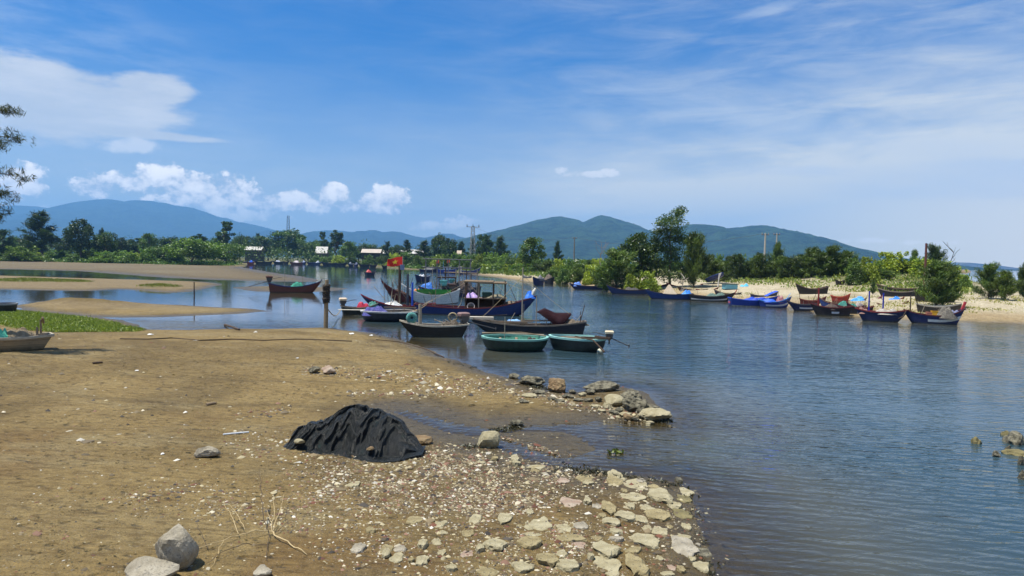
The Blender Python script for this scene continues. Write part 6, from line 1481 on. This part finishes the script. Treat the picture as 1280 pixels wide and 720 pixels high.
stone(610,560,33,0,ST,'pale angular block at the creek, right of the tarpaulin heap',604,.44,None,R_,.07,8,rot=.5,sub=3,deep=.5)
stone(646,533,16,0,ST4,'small dark stone in the creek beyond the angular block',605,.20,None,R_,.15,8)
stone(257,573,30,0,ST3,'broken lump of pale concrete left of the tarpaulin heap',606,.24,None,R_,.2,6,rot=.5,deep=.3)
stone(526,556,26,0,ST5,'orange brown stone pinning the right end of the tarpaulin heap',607,.22,None,R_,.08,6,deep=.4)
stone(392,467,14,0,ST4,'dark stone lying left of the reddish one on the upper beach',608,.26,None,R_,.15,8)
stone(410,468,20,0,ST6,'reddish pale stone on the upper beach behind the tarpaulin',609,.32,None,R_,.15,8)
# rocks of the little point
stone(697,491,28,0,ST5,'brown boulder with a pale crown at the root of the rocky point',611,.52,None,R_,.2,8,sub=4,rot=.3,deep=.8)
stone(664,482,29,0,ST4,'oyster covered low rock left of the brown boulder',612,.42,None,R_,.2,7,sub=4,deep=.8)
stone(642,473,14,0,ST4,'smallest shell crusted rock at the left end of the point',613,.22,None,R_,.2,7)
stone(754,490,42,0,ST4,'long shell crusted ledge on the far side of the point',614,.40,None,R_,.18,7,sub=4,deep=.8)
stone(768,508,26,0,ST,'smooth grey slab tilted in the middle of the point',615,.34,None,R_,.05,6,rot=.5,deep=.7)
stone(790,504,28,0,ST4,'brown topped block at the far right of the point',616,.42,None,R_,.25,8,sub=4,deep=.8)
stone(796,516,30,0,ST4,'black and white oyster clump on the near side of the point',617,.50,None,R_,.3,8,sub=4,deep=.7)
stone(818,517,24,0,ST4,'low oyster rock behind the outermost slab of the point',618,.26,None,R_,.25,8,sub=3,deep=.6)
stone(822,527,36,0,ST,'pale outermost slab of the point, level with the water',619,.34,None,R_,.18,7,sub=4,deep=.7)
stone(786,526,14,0,ST5,'small orange brown stone at the foot of the point',620,.22,None,R_,.15,7)
for i,(px,py,w_,t_) in enumerate(((760,512,12,.22),(775,518,12,.22),(785,512,12,.26),(808,522,14,.2),(748,503,10,.18),(738,494,14,.2),(728,496,10,.16),(716,493,12,.18),(805,508,12,.24),(830,519,10,.14),(710,498,14,.14),(674,493,16,.14),(745,510,12,.12),(768,519,14,.14),(795,527,12,.12),(752,516,10,.12),(735,503,14,.12),(722,502,12,.10),(812,530,12,.1),(700,503,12,.1),(690,500,10,.1),(783,522,16,.14),(803,518,12,.2),(778,506,14,.2),(662,497,18,.12),(655,504,14,.10))):
    stone(px,py,w_,0,ST4 if i%3 else ST,'fist to head sized shell crusted stone in the rubble of the rocky point',640+i,t_,'rubble of the rocky point',R_,.25,8)
# rocks at the right edge, standing in the water
for i,(px,py,w_,t_,l_,m_) in enumerate(((1223,555,13,.13,'small olive rock alone in the water near the right edge',ST2),(1249,571,16,.10,'low barnacled rock barely out of the water near the right edge',ST4),(1276,556,32,.22,'biggest brown rock cut by the right photo edge',ST4),(1259,545,14,.14,'low rock touching the biggest brown rock',ST2),(1276,570,30,.09,'olive ledge below the biggest brown rock',ST2),(1262,563,9,.09,'tiny rock between the brown rock and the olive ledge',ST4),(1279,582,14,.16,'dark rock below the olive ledge',ST4),(1280,600,12,.16,'lowest dark rock at the right photo edge',ST4))):
    p=on_z(px,py); ww=w_/FPX*p.y; mb=MB(); mb.rock((0,0,0),(ww,ww*.8,t_*2.6),700+i,3,i*.7,.2,8,bottom=-.9); o=mb.build(R_,m_,None); o.location=(p.x,p.y+ww*.3,t_*.0); tag(o,l_,'rock')
# pebbles, shells and brick chips
def project(x,y,z):
    Ri=np.array(R3.transposed()); P=np.stack([x,y,z-CAMH],0); q=Ri@P; return 640+FPX*q[0]/-q[2],360-FPX*q[1]/-q[2]
def seg(px,py,a,b):
    a=np.array(a,float);b=np.array(b,float);d=b-a;t=np.clip(((px-a[0])*d[0]+(py-a[1])*d[1])/(d@d),0,1);return np.hypot(px-a[0]-t*d[0],(py-a[1]-t*d[1])*1.0)
def gravel_density(px,py):
    e=lambda cx,cy,rx,ry:np.clip(1.25-((px-cx)/rx)**2-((py-cy)/ry)**2,0,1)
    d=e(560,606,185,48)*1.0; d=np.maximum(d,e(470,590,120,40)*.8); d=np.maximum(d,e(660,600,120,30)*.6)
    d=np.maximum(d,e(620,680,230,55)*.30); d=np.maximum(d,e(780,660,110,70)*.22); d=np.maximum(d,e(340,555,60,22)*.35); d=np.maximum(d,e(420,640,120,30)*.35); d=np.maximum(d,e(260,625,120,30)*.22)
    for a,b,wd,k in(((385,463),(520,470),7,.7),((500,468),(640,486),8,.9),((560,476),(700,500),7,.8),((440,492),(560,492),5,.7),((520,482),(600,496),6,.6),((690,497),(800,520),8,.9),((620,545),(770,590),5,.35),((300,520),(360,512),5,.4),((600,580),(760,600),7,.5)):
        d=np.maximum(d,np.clip(1.4-seg(px,py,a,b)/wd,0,1)*k)
    return np.maximum(d,.016)
r=np.random.default_rng(77); N=330000
px=r.uniform(-20,1000,N); py=415+330*r.uniform(0,1,N)**.8
# ground point for a pixel at an average beach height, then exact height
dz=np.array([ray(0,0)]); 
dirs=np.array(R3)@np.stack([(px-640)/FPX,-(py-360)/FPX,-np.ones(N)],0)
tt=(.45-CAMH)/dirs[2]
for _ in range(3):
    x=dirs[0]*tt; y=dirs[1]*tt; h=terrain(x,y); tt=(np.maximum(h,-.3)-CAMH)/dirs[2]
cl=.55+.9*(fbm(x/1.1,y/1.1,201)>-.05)*np.clip(.5+fbm(x/.35,y/.35,203)*1.8,0,1.6)
ok=(r.random(N)<gravel_density(px,py)*cl*.62)&(h>-.05)&(y<75)&(grassmask(x,y)<-.3)
x,y,h=x[ok],y[ok],h[ok]; n=len(x)
size=np.exp(r.normal(math.log(.017),.55,n))*np.clip(y/13,.75,3.2); size=np.clip(size,.008,.11*np.clip(y/12,.6,2)); 
pal=np.array([sun_rgb(226,214,184),sun_rgb(204,190,150),sun_rgb(240,234,218),sun_rgb(150,132,98),sun_rgb(122,106,78),sun_rgb(128,78,54),sun_rgb(92,84,74),sun_rgb(58,50,42),sun_rgb(160,120,96)])
ci=r.choice(len(pal),n,p=[.11,.16,.04,.20,.18,.09,.09,.06,.07]); cols=pal[ci]*r.uniform(.55,1.05,(n,1))
octv=np.array([(1,0,0),(.3,.95,0),(-.8,.6,0),(-.8,-.6,0),(.3,-.95,0),(0.1,.1,1),(0,0,-1)],float); octf=np.array([(0,1,5),(1,2,5),(2,3,5),(3,4,5),(4,0,5)])
an=r.uniform(0,6.283,n); ca,sa=np.cos(an),np.sin(an); sx_=size*r.uniform(.6,1.5,n); sy_=size*r.uniform(.5,1.0,n); sz_=size*r.uniform(.25,.75,n)
o3=octv[None]*np.stack([sx_,sy_,sz_],1)[:,None,:]; o3=o3+r.normal(size=o3.shape)*size[:,None,None]*.10
Vp=np.stack([o3[...,0]*ca[:,None]-o3[...,1]*sa[:,None]+x[:,None],o3[...,0]*sa[:,None]+o3[...,1]*ca[:,None]+y[:,None],o3[...,2]+h[:,None]+size[:,None]*.05],-1).reshape(-1,3)
Fp=(octf[None]+np.arange(n)[:,None,None]*7).reshape(-1,3)
m,t,b,o=newmat('pebbles'); t.link(t.new('ShaderNodeAttribute',attribute_name='Col').outputs['Color'],b.inputs['Base Color']); b.inputs['Roughness'].default_value=.8
ob=np_mesh('gravel',Vp,Fp,m,np.repeat(cols,5,0)); tag(ob,'scattered shells, pebbles and brick chips on the sand','gravel',None,'stuff')
r=np.random.default_rng(79); n_=26000
px=r.uniform(-20,900,n_); py=418+310*r.uniform(0,1,n_)**1.1; dirs=np.array(R3)@np.stack([(px-640)/FPX,-(py-360)/FPX,-np.ones(n_)],0); tt=(.5-CAMH)/dirs[2]
for _ in range(3):
    x=dirs[0]*tt; y=dirs[1]*tt; h=terrain(x,y); tt=(np.maximum(h,-.2)-CAMH)/dirs[2]
ok=(h>.03)&(y<60)&(r.random(n_)<np.clip(.25+1.6*fbm(x/2.2,y/1.4,211),0,1)*.55); x,y,h=x[ok],y[ok],h[ok]; n_=len(x)
P=np.stack([x,y,h+.008],1); V_,F_=leaves_np(P,np.exp(r.normal(math.log(.034),.5,n_))*np.clip(y/12,.8,3),None,.42,9.0,r); V_[:,2]=np.repeat(P[:,2],4)+(V_[:,2]-np.repeat(P[:,2],4))*.25
pd=np.array([(.030,.024,.014),(.060,.045,.025),(.10,.075,.04),(.045,.04,.03)]); o=np_mesh('debris',V_,F_,LEAF,pd[r.integers(0,4,n_)]*r.uniform(.6,1.3,(n_,1))); tag(o,'dark scraps of leaf and weed strewn over the sand','debris',None,'stuff')
# dark weed wrack along the water edge
r=np.random.default_rng(78); pts=[]
for (a,b_,n_,s_) in(((700,586),(770,594),120,4),((770,594),(850,607),35,2.5),((858,612),(880,690),14,5),((612,541),(648,534),90,2.5),((575,560),(610,556),30,2),((880,690),(896,725),10,6),((800,522),(836,527),80,3),((655,480),(700,492),70,3),((560,452),(600,462),30,1.5),((470,417),(520,430),24,1.5)):
    for k in range(n_):
        f=r.random(); p=on_ground(a[0]+(b_[0]-a[0])*f+r.normal()*s_*1.6,a[1]+(b_[1]-a[1])*f+r.normal()*s_*.7); pts.append((p.x,p.y,p.z+.015))
P=np.repeat(np.array(pts),5,0); P+=r.normal(size=P.shape)*np.array((.05,.05,.012)); V_,F_=leaves_np(P,.10*r.uniform(.5,1.4,len(P)),None,.25,2.0,r); 
o=np_mesh('seaweed',V_,F_,LEAF,np.array((.035,.030,.018))*r.uniform(.5,1.8,(len(P),1))); tag(o,'dark weed wrack stranded along the water edge','seaweed',None,'stuff')
p=on_z(770,567); t_=np.array([(p.x,p.y,.03)]); P=np.repeat(t_,40,0)+r.normal(size=(40,3))*np.array((.12,.07,.02)); V_,F_=leaves_np(P,.12*r.uniform(.6,1.3,40),None,.5,1,r); o=np_mesh('water_plant',V_,F_,LEAF,np.array((.10,.12,.03))*r.uniform(.6,1.4,(40,1))); tag(o,'small green plant tuft floating in the bay by the slope','water plant')

# ---- the tarpaulin heap
a=on_ground(342,566); bR=on_ground(527,566); D=(a.y+bR.y)/2; S=D/FPX; W_=185*S
top=[(342,565),(347,558),(352,554),(357,541),(362,535),(375,531),(392,529),(402,522),(412,514),(425,507),(438,504),(448,505),(460,511),(472,514),(485,517),(497,523),(505,535),(515,546),(522,557),(527,565)]
bot=[(342,567),(360,568),(400,569),(430,570),(450,574),(475,576.5),(500,574.5),(515,569),(527,564)]
def tarp(u,v):
    px=342+185*u; ty=np.interp(px,[q[0] for q in top],[q[1] for q in top]); by=np.interp(px,[q[0] for q in bot],[q[1] for q in bot])
    x=(u-.5)*W_; dep=1.2*(.35+.65*math.sin(math.pi*min(max(u,.03),.97))**.6)
    zt=max(0.02,(562-ty)*S*.96); yf=-(by-564)*S*3.0+.05
    n1=mnoise.fractal(Vector((x*1.8,v*2.2,7)),1,2,4)
    # folds fall from the crown towards the lower left, as the net is pulled round the heap
    ph=x*3.4-v*7.5+n1*2.4; f1=abs(math.sin(ph)); f1=1-f1**.7
    ph2=x*6.5-v*15+n1*4+1.3; f2=1-abs(math.sin(ph2))**.8
    ph3=x*15-v*26+n1*7; f3=1-abs(math.sin(ph3))
    env=math.sin(math.pi*min(1,max(0,u)))**.4
    if v<.16:                          # hem lying on the sand
        w=v/.16; yy=yf-.10+.24*w+.10*n1; z=.012+.07*(f2*.7+.4+n1)*math.sin(w*2.2)*env
        k=.5*w
    elif v<.58:
        w=(v-.16)/.42; yy=(yf+.14)+(dep*.52-yf-.14)*w; z=zt*(1-(1-w)**1.6)*.97+.03*zt; k=1.0
    else:
        w=(v-.58)/.42; yy=dep*.52+dep*.55*w; z=zt*(1-w**2.0); k=1-w
    k*=env*min(1,.25+zt/.5); dr=k*(.20*f1+.10*f2+.035*f3+.08*n1-.14)
    side=math.sin(min(1,max(0,v-.1)/.5)*math.pi*.5)
    return (x+dr*.2, yy-dr*(1.0-.45*side) if v<.6 else yy+dr*.4, max(.012,z+dr*.55*side))
mb=MB(); mb.grid(tarp,260,110)
m,t,b,o=newmat('shade_net'); tc=t.new('ShaderNodeTexCoord').outputs['Object']
n1=t.noise(tc,4,6,.7); n2=t.noise(tc,26,4,.75); wv=t.new('ShaderNodeTexWave'); wv.inputs['Scale'].default_value=38; wv.inputs['Distortion'].default_value=4; t.link(tc,wv.inputs['Vector'])
wv2=t.new('ShaderNodeTexWave',bands_direction='Z'); wv2.inputs['Scale'].default_value=44; wv2.inputs['Distortion'].default_value=3; t.link(tc,wv2.inputs['Vector'])
wf=t.math('MULTIPLY',wv.outputs['Fac'],wv2.outputs['Fac'])
c=t.mix(t.ss(n2,.40,.70),(.003,.004,.004),(.011,.015,.015)); c=t.mix(t.ss(n1,.60,.74,0,.75),c,(.008,.075,.062))
n4=t.noise(t.mapping(tc,(9,9,30),(0,R(28),0)),6.0,5,.8); c=t.mix(t.ss(n4,.57,.66,0,.85),c,(.20,.225,.22))  # pale streaks along the folds: sheen highlights painted into the net's colour
t.link(c,b.inputs['Base Color']); b.inputs['Roughness'].default_value=.34; b.inputs['Specular IOR Level'].default_value=.45
t.link(t.bump(t.math('ADD',t.math('MULTIPLY',wf,.6),n2),.8,.02),b.inputs['Normal'])
o=mb.build('tarpaulin',m,None,smooth=True); zz=hgt((a.x+bR.x)/2,D+.2); o.location=((a.x+bR.x)/2,D,zz+.0); tag(o,'black green shade net draped in folds over a heap on the sand','tarpaulin')
for px,py,w_,m_,l_,s_ in((375,553,14,ST,'pale stone weighing down the left front of the black net',901),(463,561,11,ST5,'orange brown stone weighing down the middle front of the black net',902)):
    # rest it on the net itself
    best=None
    for i in range(90):
        for j in range(6,60):
            q=tarp(i/89,j/109); X_=q[0]+o.location.x; Y_=q[1]+o.location.y; Z_=q[2]+o.location.z
            fx,fy=project(np.array([X_]),np.array([Y_]),np.array([Z_])); d=(fx[0]-px)**2+(fy[0]-py)**2
            if best is None or d<best[0]: best=(d,X_,Y_,Z_)
    mb=MB(); ww=w_/FPX*best[2]; mb.rock((0,0,0),(ww,ww*.8,ww*.62),s_,3,.3,.08,6); q=mb.build('stone',m_,None); q.location=(best[1],best[2]-.05,best[3]+ww*.12); tag(q,l_,'stone')
# ---- dry branch on the sand
p0=on_ground(335,668); t_=thing('dry_branch','dry forked branch with bare twigs lying on the lower sand','branch',p0)
def gp(px,py,lift=.02):
    q=on_ground(px,py); return q+Vector((0,0,lift))-p0
M_TW=paint(rgb(176,156,116),rough=.9,name='dry_wood'); M_TW2=paint(rgb(70,58,48),rough=.9,name='dark_twig')
lim=[('branch',M_TW,[(337,668,.05),(350,677,.05),(368,686,.03),(384,695,.02)],[.016,.016,.013,.008]),
('twig',M_TW,[(335,668,.06),(318,672,.10),(300,673,.06),(275,681,.05),(240,694,.05),(213,706,.04)],[.012,.011,.010,.008,.007,.004]),
('twig',M_TW2,[(334,667,.06),(328,655,.22),(326,640,.40),(324,622,.50)],[.012,.010,.008,.004]),
('twig',M_TW,[(340,668,.05),(342,655,.18),(341,632,.22)],[.009,.007,.004]),('twig',M_TW,[(342,667,.05),(350,650,.18),(355,632,.2)],[.009,.007,.004]),('twig',M_TW,[(340,662,.1),(333,654,.2),(330,648,.2)],[.006,.005,.003]),
('twig',M_TW,[(298,673,.07),(288,659,.18),(280,646,.22)],[.009,.007,.004]),('twig',M_TW,[(306,670,.1),(296,658,.2),(284,648,.24)],[.007,.006,.003]),
('twig',M_TW2,[(334,683,.02),(310,687,.08),(285,694,.08),(256,707,.02)],[.009,.008,.007,.005]),('twig',M_TW2,[(336,668,.04),(334,690,.02),(335,703,.02)],[.008,.007,.004]),('twig',M_TW2,[(345,668,.04),(356,660,.06),(364,654,.05)],[.007,.005,.003]),
('twig',M_TW,[(280,680,.06),(270,700,.03),(262,712,.02)],[.006,.005,.003]),('twig',M_TW2,[(260,690,.05),(250,670,.1),(244,660,.1)],[.007,.005,.003])]
for nm,mt_,pts_,rs in lim:
    pv=[gp(*q) for q in pts_]; fine=[]; rr_=[]; rj=random.Random(len(fine)+int(pts_[-1][0]))
    for i in range(len(pv)-1):
        for j in range(4):
            u=j/4; fine.append(pv[i].lerp(pv[i+1],u)+Vector((rj.uniform(-1,1),rj.uniform(-1,1),rj.uniform(-.6,1)))*.018*(1 if (i or j) else 0)); rr_.append((rs[i]*(1-u)+rs[i+1]*u)*.62)
    fine.append(pv[-1]); rr_.append(rs[-1]*.5)
    mb=MB(); mb.tube(fine,rr_,5); mb.build(nm,mt_,t_)
# ---- litter
def lying(name,label,cat,pxa,pxb,rad,mat):
    a=on_ground(*pxa); b=on_ground(*pxb); mb=MB(); z=Vector((0,0,rad*.8)); mb.tube([a+z,a.lerp(b,.5)+z*1.2,b+z],[rad,rad*.9,rad*.8],7); tag(mb.build(name,mat,None),label,cat)
lying('plastic_pipe','short grey pipe lying on the sand left of the tarpaulin heap','pipe',(279,544),(311,541),.022,paint(rgb(190,195,200)))
lying('driftwood','dark driftwood stick at the lagoon edge above the sand','driftwood',(281,407),(299,413),.07,M_DWOOD)
lying('driftwood','pale driftwood splinter on the mid sand, above the pipe','driftwood',(258,507),(270,505),.04,M_WOOD)
lying('driftwood','thin dark stick on the sand near the cream boat','driftwood',(116,455),(128,454),.04,M_DWOOD)
rp=[(150,424),(185,424.5),(215,423),(250,426),(290,424.5),(330,426),(370,424.5),(405,425.5),(440,427)]
mb=MB(); mb.tube([on_ground(*q)+Vector((0,0,.02)) for q in rp],.035,5); tag(mb.build('rope',M_DWOOD,None),'long dark mooring rope lying across the upper sand','rope')
mb=MB(); mb.tube([on_ground(*q)+Vector((0,0,.02)) for q in((470,425),(500,428),(530,436),(555,447))],.03,5); tag(mb.build('rope',M_DWOOD,None),'dark rope running down to the black boat along the shore','rope')
WH=paint(rgb(225,222,214),name='plastic')
for i,(px,py,s_,l_) in enumerate(((440,418,.30,'white plastic scrap at the shore below the navy basket boat'),(464,420,.26,'second white plastic scrap at the shore, nearer the black boat'),(76,404,.20,'white scrap on the left grass'),(122,404,.18,'white cup lying on the left grass'),(188,419,.30,'white rag at the tip of the left grass'),(203,558+10,.10,'white scrap on the left sand'),(171,464,.14,'tiny white scrap on the mid left sand'),(372,448,.14,'pale scrap near the rope on the upper sand'),(478,603,.05,'white shell on the gravel below the tarpaulin'))):
    p=on_ground(px,py); mb=MB(); mb.rock((0,0,s_*.12),(s_,s_*.8,s_*.4),800+i,2,i,.4,5); o=mb.build('litter',WH,None); o.location=p; tag(o,l_,'litter')

for kind,L_ in PROTO.items():
    for i,src in enumerate(L_):
        if (kind,i) not in used_:
            for ch in list(src.children): bpy.data.objects.remove(ch)
            bpy.data.objects.remove(src)
        else:
            for k_ in('_h','_w'):
                if k_ in src: del src[k_]
